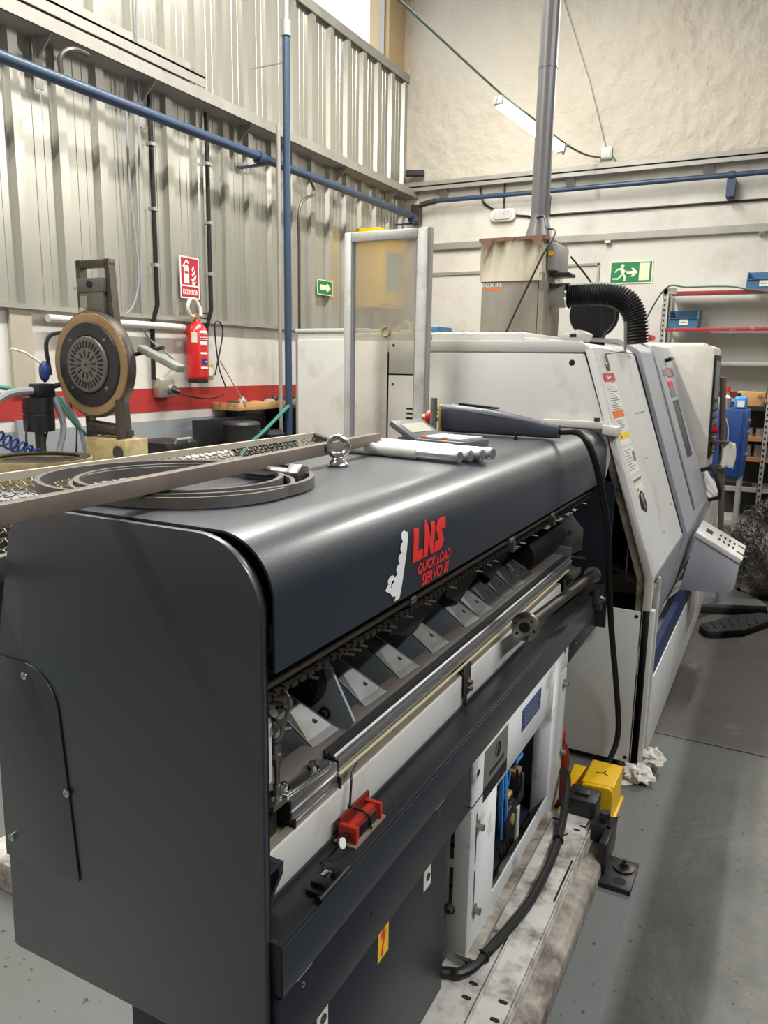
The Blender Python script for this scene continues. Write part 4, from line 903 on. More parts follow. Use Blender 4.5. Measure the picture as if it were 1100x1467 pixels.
text('door_lettering', 'LM', sd_(4.93, 1.622, .0125), (0, 1, 0), SLU, .11, .06, 'grey_print', dr, .001, bold=.01)
MB().obox(sd_(4.75, 1.555, .0125), SLU*.018, V((0, .10, 0)), SLN*.001).build('door_badge', 'logo_red', dr)
MB().obox(sd_(4.75, 1.508, .0125), SLU*.028, V((0, .10, 0)), SLN*.001).build('door_badge', 'grey_print', dr)
MB().cyl(sd_(4.80, 1.69, .012), sd_(4.80, 1.69, .05), .012, 8).cyl(sd_(4.80, 1.69, .045)-V((0, .07, 0)), sd_(4.80, 1.69, .045)+V((0, .07, 0)), .007, 8).build('door_stop', 'black_plastic', dr)
hd = MB().tube([sd_(5.08, 1.03, .012), sd_(5.08, 1.03, .075), sd_(5.08, .995, .09), sd_(5.08, .885, .09), sd_(5.08, .85, .075), sd_(5.08, .85, .012)], .013, 8).build('door_handle', 'black_plastic', dr)
MB().sheet([(-.47, .42), (-.405, .81)], .02, 'Y', YN+.18, 4.045).build('lower_guard', 'machine_grey', Lt)
MB().sheet(rpoly([(-.40, .45), (-.36, .83, .02), (-.49, 1.0)]), .02, 'Y', 5.16, 5.75).build('front_apron', 'machine_white', Lt, smooth=30)
# plinth and blue strip
MB().box(-.55, -.387, YN+.17, 5.75, .02, .36).build('plinth', 'machine_white', Lt, bevel=.004)
MB().prism([(-.43, .36), (-.392, .36), (-.40, .445), (-.43, .445)], 'Y', YN+.17, 5.75).build('blue_strip', 'strip_blue', Lt)
for y in (3.12, 5.6): MB().cyl((-.46, y+.02, 0), (-.46, y+.02, .03), .04, 16).build('foot', 'dark_steel', Lt)
MB().cyl((-1.7, 5.5, 0), (-1.7, 5.5, .11), .05, 12).cyl((-1.7, 3.25, 0), (-1.7, 3.25, .11), .05, 12).build('foot', 'dark_steel', Lt)
# tool pocket box with perforated top
tbx = MB().prism(rpoly([(-.43, .444), (-.16, .46, .05), (-.142, .625), (-.372, .745)], 6), 'Y', 4.40, 4.77).build('pocket_box', 'machine_grey', Lt, bevel=.002)
pu = V((.23, 0, -.12)).normalized(); pn = V((0, 1, 0)).cross(-pu); pn = pn if pn.z > 0 else -pn
pc = V((-.262, 4.585, .695))
MB().obox(pc+pn*.012, pu*.136, V((0, .19, 0)), pn*.014).build('pocket_top', 'machine_white', tbx, bevel=.003)
MB().obox(pc+pn*.0262-pu*.075+V((0, .0, 0)), pu*.02, V((0, .045, 0)), pn*.0008).build('hole', 'dark_void', tbx)
for i in range(4):
    for j in (-1, 1): MB().obox(pc+pn*.0262+pu*(-.012+i*.028)+V((0, j*.055+.01, 0)), pu*.006, V((0, .028, 0)), pn*.0008).build('hole', 'dark_void', tbx)
for j in (-1, 1): MB().obox(pc+pn*.0262+pu*.118+V((0, j*.08, 0)), pu*.025, V((0, .014, 0)), pn*.002).build('notch', 'dark_steel', tbx)
# operator cabinet with screen panel
oc_ = MB().prism([(-1.0, 1.79), (-.455, 1.79), (-.43, 1.775), (-.415, 1.02), (-.46, .96), (-1.0, .9)], 'Y', 5.16, 5.62).build('operator_cabinet', 'machine_beige', Lt, bevel=.004)
MB().prism([(-.428, 1.735), (-.420, 1.735), (-.405, 1.10), (-.415, 1.10)], 'Y', 5.20, 5.60).build('control_panel', 'black_print', oc_)
MB().prism([(-.42, 1.70), (-.4165, 1.70), (-.412, 1.46), (-.416, 1.46)], 'Y', 5.26, 5.54).build('screen', 'grey_print', oc_)
for k in range(3):
    MB().box(-.412, -.404, 5.24, 5.56, 1.40-k*.05, 1.43-k*.05).build('key_row', 'grey_print', oc_)
MB().cyl((-.41, 5.28, 1.27), (-.375, 5.28, 1.272), .025, 14).build('stop_button', 'red_paint', oc_)
MB().rev([(.01, 0), (.045, 0), (.05, .01), (.045, .03), (.02, .035), (0, .035)], (-.41, 5.33, 1.18), (1, 0, 0), 20).build('handwheel', 'bright_steel', oc_)
MB().box(-.42, -.30, 5.22, 5.34, 1.195, 1.205).build('panel_bracket', 'dark_steel', oc_)
MB().cyl((-.40, 5.25, 1.03), (-.33, 5.25, 1.03), .025, 12).build('panel_bracket', 'dark_steel', oc_)
# white hinge arm lying over the feeder's end
MB().box(-.87, -.615, 3.05, 3.085, 1.413, 1.441).obox((-.60, 3.085, 1.408), V((.028, 0, -.004)), V((0, .05, 0)), V((0, 0, .018))).build('cover_arm', 'machine_beige', Lt, bevel=.003)
MB().cyl((-.655, 3.06, 1.441), (-.655, 3.06, 1.455), .012, 10).build('arm_bolt', 'dark_steel', Lt)
# bent rod hook on the guard
MB().tube([(-.612, 3.26, 1.83), (-.605, 3.26, 1.715), (-.682, 3.26, 1.705), (-.662, 3.26, 1.635)], .0065, 8).build('rod_hook', 'duct_grey', Lt)
MB().cyl(sl(3.26, 1.655, 0), sl(3.26, 1.655, .012), .012, 10).build('hook_clamp', 'steel', Lt)

# ---- mist extractor on top of the lathe
mx = thing('mist_extractor', 'grey oil mist extractor box with cloth filter on top of the lathe', 'extractor', (-1.21, 3.78, 1.79))
MB().box(-1.36, -1.072, 3.6, 3.96, 1.787, 2.06).build('housing', 'collector_grey', mx, bevel=.006)
MB().box(-1.085, -1.05, 3.60, 3.66, 1.79, 2.05).build('corner_post', 'collector_grey', mx, bevel=.004)
# draped cloth
ring = []
nseg = 120
def cloth_ring(z, amp):
    out = []
    per = [(-1.368, 3.592), (-1.064, 3.592), (-1.064, 3.968), (-1.368, 3.968)]
    lens = [.304, .376, .304, .376]; tot = sum(lens)
    for i in range(nseg):
        s = tot*i/nseg; k = 0
        while s > lens[k]: s -= lens[k]; k += 1
        a, b = V(per[k]), V(per[(k+1) % 4]); p = a+(b-a)*(s/lens[k]); n = V(((b-a).y, -(b-a).x)).normalized()
        f = 0
        for c in (.1, .32, .78, .95):
            d_ = (s/lens[k]-c)*14; f += math.exp(-d_*d_)
        p = p-n*(amp*f*.045)
        out.append((p.x, p.y, z))
    return out
zs = [2.04, 2.09, 2.15, 2.20, 2.225]; mb = MB(); vs = []
for j, z in enumerate(zs): vs += cloth_ring(z, j/4.)
mb.add(vs, [(j*nseg+i, j*nseg+(i+1) % nseg, (j+1)*nseg+(i+1) % nseg, (j+1)*nseg+i) for j in range(len(zs)-1) for i in range(nseg)])
mb.add(vs[-nseg:], [tuple(range(nseg))])
mb.build('filter_cloth', 'cloth', mx, smooth=60)
mb = MB().box(-1.375, -1.055, 3.585, 3.975, 2.222, 2.236)
for x0, x1, h_ in ((-1.372, -1.30, .045), (-1.13, -1.06, .04), (-1.24, -1.2, .012)): mb.prism([(x0, 2.236), (x1, 2.236), ((x0+x1)/2+.01, 2.225-h_)], 'Y', 3.582, 3.588)
mb.build('top_binding', 'brown_fabric', mx)
text('lettering', 'FOX IFS', (-1.305, 3.60, 2.024), (1, 0, 0), (0, 0, 1), .095, .018, 'white_print', mx, .001, bold=.01)
decal('red_line', [rect(-.045, -.004, .04, .004)], (-1.305, 3.60, 2.006), (1, 0, 0), (0, 0, 1), 'orange_print', mx, .001)
MB().rev([(.072, 0), (.045, .10), (.043, .12)], (-1.145, 3.78, 2.235), (0, 0, 1), 28).build('duct_cone', 'duct_grey', mx)
MB().cyl((-1.145, 3.78, 2.34), (-1.13, 3.78, 6.45), .043, 28).build('exhaust_duct', 'duct_grey', mx)
for z in (3.0, 4.2): MB().cyl((-1.142, 3.78, z), (-1.142, 3.78, z+.01), .045, 28).build('duct_joint', 'duct_grey', mx)
eb_ = MB().box(-1.062, -1.025, 3.66, 3.9, 2.09, 2.215).build('switch_box', 'galv', mx, bevel=.004)
MB().cyl((-1.045, 3.655, 2.165), (-1.045, 3.66, 2.165), .013, 14).build('switch', 'yellow_paint', eb_)
MB().box(-1.055, -.96, 3.68, 3.80, 2.065, 2.08).build('switch_shelf', 'black_plastic', mx, bevel=.003)
MB().box(-1.075, -1.055, 3.594, 3.603, 2.0, 2.075).build('clasp', 'bright_steel', mx)
MB().cyl((-1.072, 3.80, 1.985), (-.985, 3.80, 1.985), .058, 24).build('inlet_collar', 'galv', mx)
MB().cyl((-.995, 3.80, 1.985), (-.985, 3.80, 1.985), .061, 24).build('hose_clip', 'bright_steel', mx)
# corrugated hose: rings along a bend down into the lathe
path = spline([(-.985, 3.80, 1.985), (-.90, 3.80, 1.988), (-.80, 3.80, 1.985), (-.715, 3.80, 1.95), (-.67, 3.80, 1.87), (-.655, 3.80, 1.76)], 16)
rr = [.056 if i % 2 else .049 for i in range(len(path))]
MB().tube(path, rr, 22).build('suction_hose', 'black_rubber', mx, smooth=60)
tag(MB().tube(spline([(-1.145, 3.735, 2.34), (-1.10, 3.70, 2.335), (-1.07, 3.66, 2.28), (-1.02, 3.62, 2.25), (-1.06, 3.58, 2.15), (-1.15, 3.57, 1.95), (-1.22, 3.57, 1.795)]), .005, 6).build('cable', 'black_rubber'), 'black cable slung across the front of the mist extractor', 'cable')
tag(MB().tube(spline([(-1.0, 3.84, 2.17), (-.93, 3.9, 2.08), (-.88, 4.0, 1.98), (-.86, 4.0, 1.80)]), .005, 6).build('cable', 'black_rubber'), 'thin black cable from the extractor switch box down behind the hose', 'cable')
# drum and papers on the lathe top
rd = thing('cable_drum', 'black round drum standing on the lathe behind the suction hose', 'drum', (-.86, 4.2, 1.74))
MB().rev([(.0, 0), (.115, 0), (.12, .01), (.12, .03), (.08, .035), (.08, .08), (.12, .085), (.12, .11), (0, .11)], (-.955, 4.16, 1.92), (0, 1, 0), 30).build('drum', 'black_plastic', rd)
MB().box(-1.02, -.90, 4.17, 4.26, 1.74, 1.83).build('stand', 'black_plastic', rd)
hs = thing('plastic_cover', 'small white plastic cover lying on top of the lathe beside the extractor', 'cover', (-.93, 3.75, 1.76))
MB().prism(rpoly([(-1.02, 1.765), (-.88, 1.765), (-.86, 1.80, .01), (-.90, 1.82, .02), (-.99, 1.80, .03)]), 'Y', 3.68, 3.82).build('shell', 'alu_matt', hs, bevel=.004)
MB().box(-.94, -.91, 3.678, 3.68, 1.785, 1.80).build('slot', 'dark_void', hs)
tag(MB().box(-1.62, -1.50, 3.42, 3.60, 1.785, 1.83).build('tool_case', 'bin_blue', bevel=.012), 'dark blue case lying on the lathe top left of the extractor', 'case')
tag(MB().tube(spline([(-1.72, 3.4, 1.797), (-1.69, 3.42, 1.83), (-1.66, 3.42, 1.84), (-1.63, 3.4, 1.80), (-1.68, 3.38, 1.797)]), .012, 8).build('rope_scrap', 'cream_block'), 'small coil of beige scrap on the lathe top', 'scrap')
tag(MB().box(-.83, -.72, 4.62, 4.78, 1.80, 1.835).build('red_tool', 'red_paint', bevel=.012), 'small red tool on top of the lathe door beside the hose', 'tool')
tag(MB().box(-.86, -.50, 5.26, 5.52, 1.790, 1.808).build('notebook', 'paper', bevel=.003), 'white notebook lying on top of the operator cabinet', 'notebook')

# ---- leaning glass door and white cabinet behind the feeder
gd_ = thing('glass_door', 'white aluminium framed door with dusty glass standing behind the feeder', 'door', (-1.52, 2.94, 0))
def fr(z): return 2.93
x0, x1, zt = -1.722, -1.338, 2.185
MB().box(x0, x0+.034, 2.92, 2.955, 0, zt).build('frame_stile', 'alu_matt', gd_, bevel=.003)
MB().box(x1-.046, x1, 2.92, 2.955, 0, zt).build('frame_stile', 'alu_matt', gd_, bevel=.003)
MB().box(x1, x1+.012, 2.925, 2.95, 0, zt).build('frame_edge', 'galv', gd_)
MB().box(x0+.034, x1-.046, 2.92, 2.955, zt-.038, zt).build('frame_rail', 'alu_matt', gd_, bevel=.003)
MB().box(x0+.034, x1-.046, 2.92, 2.955, 0, .09).build('frame_rail', 'alu_matt', gd_, bevel=.003)
MB().box(x0+.034, x1-.046, 2.935, 2.940, 1.745, zt-.038).build('pane', 'dusty_glass', gd_)
MB().box(x0+.034, x0+.04, 2.925, 2.95, .09, zt-.038).box(x1-.052, x1-.046, 2.925, 2.95, .09, zt-.038).build('seal', 'wall_grey', gd_)
MB().torus((-1.525, 2.93, 1.78), (0, 1, 0), .018, .006, 16, 6, .3, 5.6).build('handle', 'cream_block', gd_)
wcb = thing('white_cabinet', 'tall white metal cabinet beside the blue post, left of the glass door', 'cabinet', (-2.2, 3.6, 0))
MB().box(-2.31, -1.90, 3.44, 3.95, 0, 1.80).build('body', 'machine_white', wcb, bevel=.006)
MB().box(-2.32, -1.89, 3.43, 3.96, 1.80, 1.82).build('top', 'machine_white', wcb, bevel=.006)
MB().box(-2.30, -1.91, 3.425, 3.44, .06, 1.765).build('door', 'machine_white', wcb, bevel=.004)
MB().box(-2.315, -2.30, 3.43, 3.45, .06, 1.765).build('hinge_strip', 'galv', wcb)
MB().box(-1.95, -1.93, 3.40, 3.425, .95, 1.08).build('handle', 'galv', wcb, bevel=.004)

# ================================================================== THINGS ON THE FEEDER HOOD
ZT = 1.4115
# inclined wire mesh rack behind the hood
rk = thing('mesh_rack', 'inclined crimped wire mesh rack in a steel frame behind the feeder hood', 'rack', (-1.39, 1.6, 1.33))
ra, rb_ = V((-1.215, 0, 1.288)), V((-1.555, 0, 1.376))
def rp(t, y, lift=0): p = ra+(rb_-ra)*t; return V((p.x, y, p.z+lift))
ry0, ry1 = .62, 2.42
MB().bar(rp(1, ry0, .008), rp(1, ry1, .008), .014, .018).build('frame_bar', 'frame_tan', rk)
MB().bar(rp(0, ry0), rp(0, ry1), .022, .03).build('frame_bar', 'steel', rk)
MB().bar(rp(0, ry1), rp(1, ry1), .022, .03).build('frame_bar', 'dark_steel', rk)
MB().bar(rp(0, ry0), rp(1, ry0), .022, .03).build('frame_bar', 'steel', rk)
mb = MB()
ny = 62
for i in range(ny):
    y = ry0+.02+(ry1-ry0-.04)*i/(ny-1); n = 26
    mb.tube([rp(k/n, y+.0022*(1 if k % 4 in (1, 2) else -1), .0028*math.cos(k*PI+i*PI)) for k in range(n+1)], .0017, 4)
mb.build('mesh_wires', 'wire', rk, kind='stuff')
mb = MB()
for j in range(1, 13):
    n = 120
    mb.tube([rp(j/13+.006*(1 if k % 4 in (1, 2) else -1), ry0+(ry1-ry0)*k/n, .0028*(-1)**(k+j)) for k in range(n+1)], .0017, 4)
mb.build('mesh_wires', 'wire', rk, kind='stuff')
for y in (.9, 2.1): MB().bar((-1.40, y, .95), (-1.40, y, 1.325), .03, .03, (0, 1, 0)).bar((-1.40, y, .97), (-1.165, y, .97), .03, .03).build('rack_leg', 'black_paint', rk)
# rusty flat bar
tag(MB().bar((-.872, .36, ZT+.038), (-.985, 1.855, ZT+.038), .022, .028).build('steel_bar', 'rust_bar', bevel=.0015), 'long rusty rectangular steel bar lying across the rubber belts on the hood', 'bar')
# rubber belts
def belt(name, cx, cy, rx, ry, rot, z, lbl, hgt=.02, th=.010, wob=0):
    mb = MB(); n = 72; vs = []
    for i in range(n):
        a = 2*PI*i/n; x, y = rx*math.cos(a), ry*math.sin(a)
        nx_, ny_ = ry*math.cos(a), rx*math.sin(a); l = math.hypot(nx_, ny_); nx_, ny_ = nx_/l, ny_/l
        zz_ = z+wob*(1+math.sin(a+rot))/2
        for o, hh in ((-th/2, 0), (th/2, 0), (th/2, hgt), (-th/2, hgt)):
            X_, Y_ = x+nx_*o, y+ny_*o
            vs.append((cx+X_*math.cos(rot)-Y_*math.sin(rot), cy+X_*math.sin(rot)+Y_*math.cos(rot), zz_+hh))
    mb.add(vs, [(i*4+k, ((i+1) % n)*4+k, ((i+1) % n)*4+(k+1) % 4, i*4+(k+1) % 4) for i in range(n) for k in range(4)])
    return tag(mb.build(name, 'belt_rubber', smooth=40), lbl, 'belt', 'rubber belts on the hood')
belt('rubber_belt', -1.03, 1.125, .255, .225, .6, ZT+.001, 'large black rubber belt loop, outermost under the steel bar on the hood')
belt('rubber_belt', -1.02, 1.12, .19, .178, .7, ZT+.001, 'smaller black rubber belt loop inside the large loop on the hood')
belt('rubber_belt', -.985, 1.088, .205, .19, .1, ZT+.0012, 'thin black rubber belt loop crossing the other two belts towards the hood edge', .018, .008)
# hex bolt
hbx = thing('hex_bolt', 'steel hex bolt lying on the hood next to the belts', 'bolt', (-.85, 1.27, ZT))
MB().cyl((-.99, 1.27, ZT+.019), (-.86, 1.265, ZT+.019), .011, 16).build('shank', 'steel', hbx)
MB().hexa((-.865, 1.265, ZT+.019), (-.835, 1.264, ZT+.019), .022).build('head', 'steel', hbx, bevel=.0015)
# eye bolt
eyb = thing('eye_bolt', 'steel lifting eye bolt screwed into the hood top', 'eye bolt', (-.925, 1.545, ZT))
MB().rev([(0, 0), (.024, 0), (.026, .003), (.024, .008), (.018, .012), (.012, .02), (0, .022)], (-.925, 1.545, ZT), (0, 0, 1), 24).build('collar', 'bright_steel', eyb)
MB().torus((-.925, 1.545, ZT+.045), (.6, -.8, 0), .022, .008, 28, 10).build('ring', 'bright_steel', eyb)
# silver tubes
for i, (dx, dy, z, lb) in enumerate(((0, 0, 0, 'nearest of the four silver tubes lying side by side on the hood'), (.012, .042, 0, 'second silver tube from the front of the row on the hood'), (.03, .078, 0, 'third silver tube of the row, beside the calculator'), (.045, .112, 0, 'farthest of the four silver tubes, touching the calculator'))):
    a = V((-1.045+dx, 1.80+dy, ZT+.0165)); b = V((-.695+dx, 1.745+dy, ZT+.0165)); d = (b-a).normalized()
    t = thing('silver_tube', lb, 'tube', a, 'silver tubes on the hood')
    MB().cyl(a, a+d*.23, .0165, 20).build('white_sleeve', 'machine_white', t)
    MB().rev([(.0, 0), (.0155, 0), (.0155, .118), (.014, .122), (0, .122)], a+d*.23, d, 20).build('tube', 'silver_tube', t)
# calculator
ca = thing('calculator', 'grey desk calculator with tilted display lying on the hood', 'calculator', (-.92, 2.14, ZT))
cu_ = V((.985, -.17, 0)).normalized(); cv = V((.17, .985, 0)).normalized(); cw = V((0, 0, 1)); cc = V((-.90, 2.11, ZT+.013))
MB().obox(cc, cu_*.115, cv*.075, cw*.011).build('body', 'calc_grey', ca, bevel=.005)
MB().obox(cc+cw*.0115+cu_*.03, cu_*.08, cv*.066, cw*.001).build('key_plate', 'calc_grey', ca)
dd = (cu_*.6+cw*-.8).normalized(); 
tu = (cu_*.74-cw*.4).normalized(); tn = tu.cross(cv); tn = tn if tn.z > 0 else -tn
dc = cc-cu_*.098+cw*.028
MB().obox(dc, tu*.048, cv*.08, tn*.009).build('display_housing', 'calc_grey', ca, bevel=.004)
MB().obox(dc+tn*.0095, tu*.024, cv*.058, tn*.0008).build('display', 'lcd', ca)
kp = None
for i in range(6):
    for j in range(5):
        p = cc+cw*.015+cu_*(-.03+i*.024)+cv*(-.052+j*.026); m = 'orange_print' if (i, j) in ((0, 0), (3, 0)) else 'key_white'
        MB().obox(p, cu_*.0095, cv*.0105, cw*.003).build('key', m, ca, bevel=.0015)
# remote control pendant with stop button
pe = thing('control_pendant', 'dark grey hand-held control pendant with red stop button lying on the hood', 'pendant', (-.87, 2.53, ZT))
secs = [(-1.075, .098, .075), (-1.04, .100, .08), (-.90, .088, .075), (-.78, .066, .062), (-.70, .048, .05), (-.662, .044, .045)]
vs = []; n = 16
for x, hgt, wd in secs:
    for k in range(n):
        a = 2*PI*k/n; cx_, sx_ = math.cos(a), math.sin(a); e_ = .55
        vs.append((x, 2.53+wd/2*math.copysign(abs(cx_)**e_, cx_), ZT+.003+hgt/2+hgt/2*math.copysign(abs(sx_)**e_, sx_)))
MB().add(vs, [(i*n+k, i*n+(k+1) % n, (i+1)*n+(k+1) % n, (i+1)*n+k) for i in range(len(secs)-1) for k in range(n)]+[tuple(range(n)), tuple((len(secs)-1)*n+k for k in range(n))]).build('body', 'pendant_grey', pe, smooth=50)
MB().bar((-1.06, 2.489, ZT+.092), (-.74, 2.497, ZT+.057), .002, .003).build('trim_line', 'grey_print', pe)
MB().bar((-1.02, 2.535, ZT+.104), (-.88, 2.535, ZT+.094), .03, .006).build('key_pad', 'black_plastic', pe)
MB().box(-1.085, -1.072, 2.495, 2.565, ZT+.005, ZT+.10).build('end_plate', 'brass_tan', pe, bevel=.003)
MB().rev([(0, 0), (.022, 0), (.026, .006), (.026, .024), (.022, .028), (0, .028)], (-1.105, 2.51, ZT+.052), (-1, 0, 0), 18).build('stop_button', 'red_paint', pe)
MB().cyl((-1.15, 2.51, ZT+.052), (-1.09, 2.51, ZT+.052), .012, 12).build('button_stem', 'brass_tan', pe)
tag(MB().cyl((-1.085, 2.455, ZT), (-1.085, 2.455, ZT+.125), .012, 18).build('steel_pin', 'steel'), 'short upright steel pin standing in front of the pendant', 'pin')
tag(MB().cyl((-.775, 2.42, ZT), (-.775, 2.42, ZT+.025), .005, 10).hexa((-.775, 2.42, ZT), (-.775, 2.42, ZT+.008), .008).build('small_bolt', 'black_plastic'), 'tiny black bolt standing on the hood beside the calculator', 'bolt')
tag(MB().tube(spline([(-.665, 2.53, ZT+.026), (-.60, 2.535, ZT+.025), (-.56, 2.54, 1.39), (-.535, 2.60, 1.28), (-.522, 2.74, 1.08), (-.518, 2.80, .90), (-.51, 2.88, .68), (-.495, 3.0, .40), (-.478, 3.03, .20), (-.49, 3.0, .10), (-.53, 2.95, .03), (-.62, 2.92, .012), (-.80, 2.90, .012)], 8), .0115, 10).build('pendant_cable', 'black_rubber'), 'thick black pendant cable hanging down past the lathe to the floor', 'cable')

# ---- red limit-switch module and black connector on the tray
rm = thing('sensor_module', 'red and black sensor module strapped onto the black tray', 'sensor', (-.635, 1.15, .775)); rm.scale = (.78, .78, .78)
MB().box(-.672, -.612, 1.085, 1.24, .776, .781).build('mount_plate', 'dusty_ledge', rm)
MB().box(-.66, -.622, 1.105, 1.215, .781, .815).build('body', 'dark_red_plastic', rm, bevel=.002)
MB().box(-.652, -.62, 1.125, 1.20, .785, .812).build('cover', 'black_plastic', rm, bevel=.001)
for y in (1.095, 1.215): MB().box(-.665, -.616, y, y+.012, .781, .823).build('bracket', 'red_plastic', rm, bevel=.001)
MB().box(-.648, -.63, 1.105, 1.215, .815, .819).build('top_rail', 'red_plastic', rm)
MB().box(-.667, -.66, 1.10, 1.24, .81, .835).build('back_fin', 'dark_red_plastic', rm)
MB().cyl((-.64, 1.07, .80), (-.64, 1.10, .80), .008, 10).build('plug', 'black_plastic', rm)
MB().tube(spline([(-.64, 1.07, .80), (-.645, 1.045, .79), (-.65, 1.03, .783), (-.655, 1.0, .781)]), .0035, 6).build('lead', 'black_rubber', rm)
MB().cyl((-.63, 1.052, .808), (-.627, 1.052, .809), .013, 16).build('tag', 'white_print', rm)
MB().tube(spline([(-.666, 1.155, .835), (-.66, 1.16, .83), (-.625, 1.165, .821), (-.618, 1.17, .79), (-.616, 1.17, .782)]), .003, 6).build('cable_tie', 'black_plastic', rm)
tag(MB().tube(spline([(-.660, 1.152, .823), (-.662, 1.16, .86), (-.668, 1.175, .88), (-.672, 1.20, .887)]), .0022, 6).ball((-.660, 1.152, .823), .005).build('wire', 'black_rubber'), 'thin black wire rising from the red sensor module to the rail', 'wire')
bc = thing('connector_block', 'black connector block with metal clip on the tray below the red module', 'connector', (-.605, .99, .775))
MB().box(-.632, -.595, .955, 1.03, .7755, .787).build('base', 'black_plastic', bc, bevel=.002)
MB().box(-.628, -.60, .965, .985, .787, .798).box(-.628, -.60, 1.0, 1.02, .787, .798).build('housing', 'black_plastic', bc, bevel=.001)
MB().box(-.62, -.606, .985, 1.0, .787, .80).build('clip', 'bright_steel', bc, bevel=.001)
MB().cyl((-.598, .945, .783), (-.598, 1.04, .783), .006, 10).build('rod', 'black_plastic', bc)

# ---- floor things beside the feeder
tag(MB().tube(spline([(-.595, 2.60, .20), (-.565, 2.55, .20), (-.548, 2.47, .15), (-.535, 2.38, .118), (-.52, 2.25, .1165), (-.515, 2.1, .1165), (-.52, 1.95, .1165), (-.54, 1.82, .1165), (-.56, 1.72, .1165), (-.575, 1.655, .1165), (-.60, 1.615, .1165), (-.62, 1.61, .115), (-.64, 1.60, .115)], 8), .0135, 10).build('power_cable', 'black_rubber'), 'thick black cable lying along the white base beam', 'cable')
for y, lb in ((1.70, 'black cable tie around the cable at the near end of the beam'), (2.30, 'black cable tie around the cable near the levelling block')):
    tag(MB().torus((-.566 if y < 2 else -.525, y, .1165), (.15, 1, 0), .016, .004, 16, 6).bar((-.56 if y < 2 else -.52, y, .128), (-.535 if y < 2 else -.50, y+.02, .135), .004, .002).build('cable_tie', 'black_plastic'), lb, 'cable tie', 'cable ties')
fp_ = thing('foot_pedal', 'bright yellow hooded foot pedal on the floor behind the base beam', 'pedal', (-.52, 2.8, 0))
MB().prism(rpoly([(-.535, .012), (-.535, .145, .02), (-.418, .150, .02), (-.418, .012)], 5), 'Y', 2.64, 2.655).prism(rpoly([(-.535, .012), (-.535, .145, .02), (-.53, .149), (-.423, .151), (-.418, .150, .02), (-.418, .012)], 5), 'Y', 2.655, 2.83).build('hood', 'yellow_paint', fp_, bevel=.006, bseg=3)
MB().prism(rpoly([(2.68, .012), (2.68, .06), (2.74, .10, .01), (2.82, .125, .01), (2.82, .012)]), 'X', -.60, -.537).build('tread', 'yellow_paint', fp_, bevel=.004)
MB().bar((-.60, 2.67, .03), (-.54, 2.67, .12), .012, .02, (0, 1, 0)).build('tread_arm', 'yellow_paint', fp_, bevel=.003)
MB().box(-.615, -.41, 2.635, 2.86, 0, .012).build('base', 'yellow_paint', fp_, bevel=.003)
decal('scribble', [[(-.028, -.002), (.0, .0), (.0, .003), (-.028, .001)], [(0, 0), (.018, .015), (.016, .017), (-.002, .002)], [(0, 0), (.014, -.016), (.017, -.015), (.003, .002)]], (-.475, 2.74, .1515), (.94, .34, 0), (-.34, .94, .0), 'black_print', fp_, .0006)
rh = thing('bottle', 'dark red plastic bottle standing behind the pedestal post', 'bottle', (-.625, 2.70, 0))
MB().rev([(0, 0), (.03, 0), (.034, .01), (.034, .20), (.025, .24), (.012, .26), (.012, .28), (0, .28)], (-.628, 2.70, 0), (0, 0, 1), 18).build('body', 'dark_red_plastic', rh)
MB().cyl((-.628, 2.70, .28), (-.628, 2.70, .30), .014, 12).build('cap', 'red_paint', rh)
# crumpled rags at the lathe foot
def rag(c, r, seed, lb, flat=.5):
    mb = MB().ball(c, r, 26, 16, (1, 1, flat)); cv_ = V(c); out = []
    for p in mb.v:
        d = V(p)-cv_; q = d.normalized() if d.length > 1e-6 else V((0, 0, 1))
        f = 1+.55*mn.noise(q*2.3+V((seed, 0, 0)))+.35*abs(mn.noise(q*6+V((0, seed, 0))))-.1
        w_ = cv_+d*f; out.append((w_.x, w_.y, max(.001, w_.z)))
    mb.v = out
    return tag(mb.build('rag', 'rag', smooth=25), lb, 'rag', 'rags')
rag((-.385, 3.03, .03), .055, 1.3, 'crumpled white rag stuffed at the front corner of the lathe foot', .6)
rag((-.35, 3.15, .05), .045, 4.1, 'small white rag lying against the lathe plinth', .8)
tag(MB().rev([(0, 0), (.07, 0), (.075, .004), (0, .006)], (-.46, 3.02, 0), (0, 0, 1), 24).build('paper_disc', 'paper'), 'flat round white pad under the corner of the lathe', 'pad')
# broom, dustpan and swarf heap
br = thing('broom', 'broom with brown pole and wide black bristle head on the aisle floor', 'broom', (-.29, 5.6, 0))
MB().cyl((-.283, 5.62, .10), (-.375, 5.28, 1.60), .019, 12).build('pole', 'pole_brown', br)
MB().cyl((-.281, 5.63, .055), (-.29, 5.60, .19), .024, 12).build('socket', 'wall_grey', br)
MB().obox((-.25, 5.64, .055), V((.24, .10, 0)), V((-.03, .07, 0)), V((0, 0, .015))).build('head', 'calc_grey', br, bevel=.006)
MB().obox((-.25, 5.64, .021), V((.24, .10, 0)), V((-.035, .075, 0)), V((0, 0, .02))).build('bristles', 'broom_black', br, bevel=.004)
bm2 = thing('floor_brush', 'flat black rubber mat-like brush lying beside the broom', 'brush', (-.15, 5.25, 0))
MB().prism(rpoly([(-.36, 5.10, .02), (-.30, 4.97, .03), (-.10, 5.13), (.06, 5.45, .06), (.02, 5.62, .05), (-.18, 5.42)], 5), 'Z', 0, .045).build('body', 'broom_black', bm2, bevel=.008)
for k in range(7): MB().bar((-.30+.045*k, 5.03+.045*k, .047), (-.345+.05*k, 5.12+.055*k, .047), .012, .006).build('ridge', 'black_rubber', bm2)
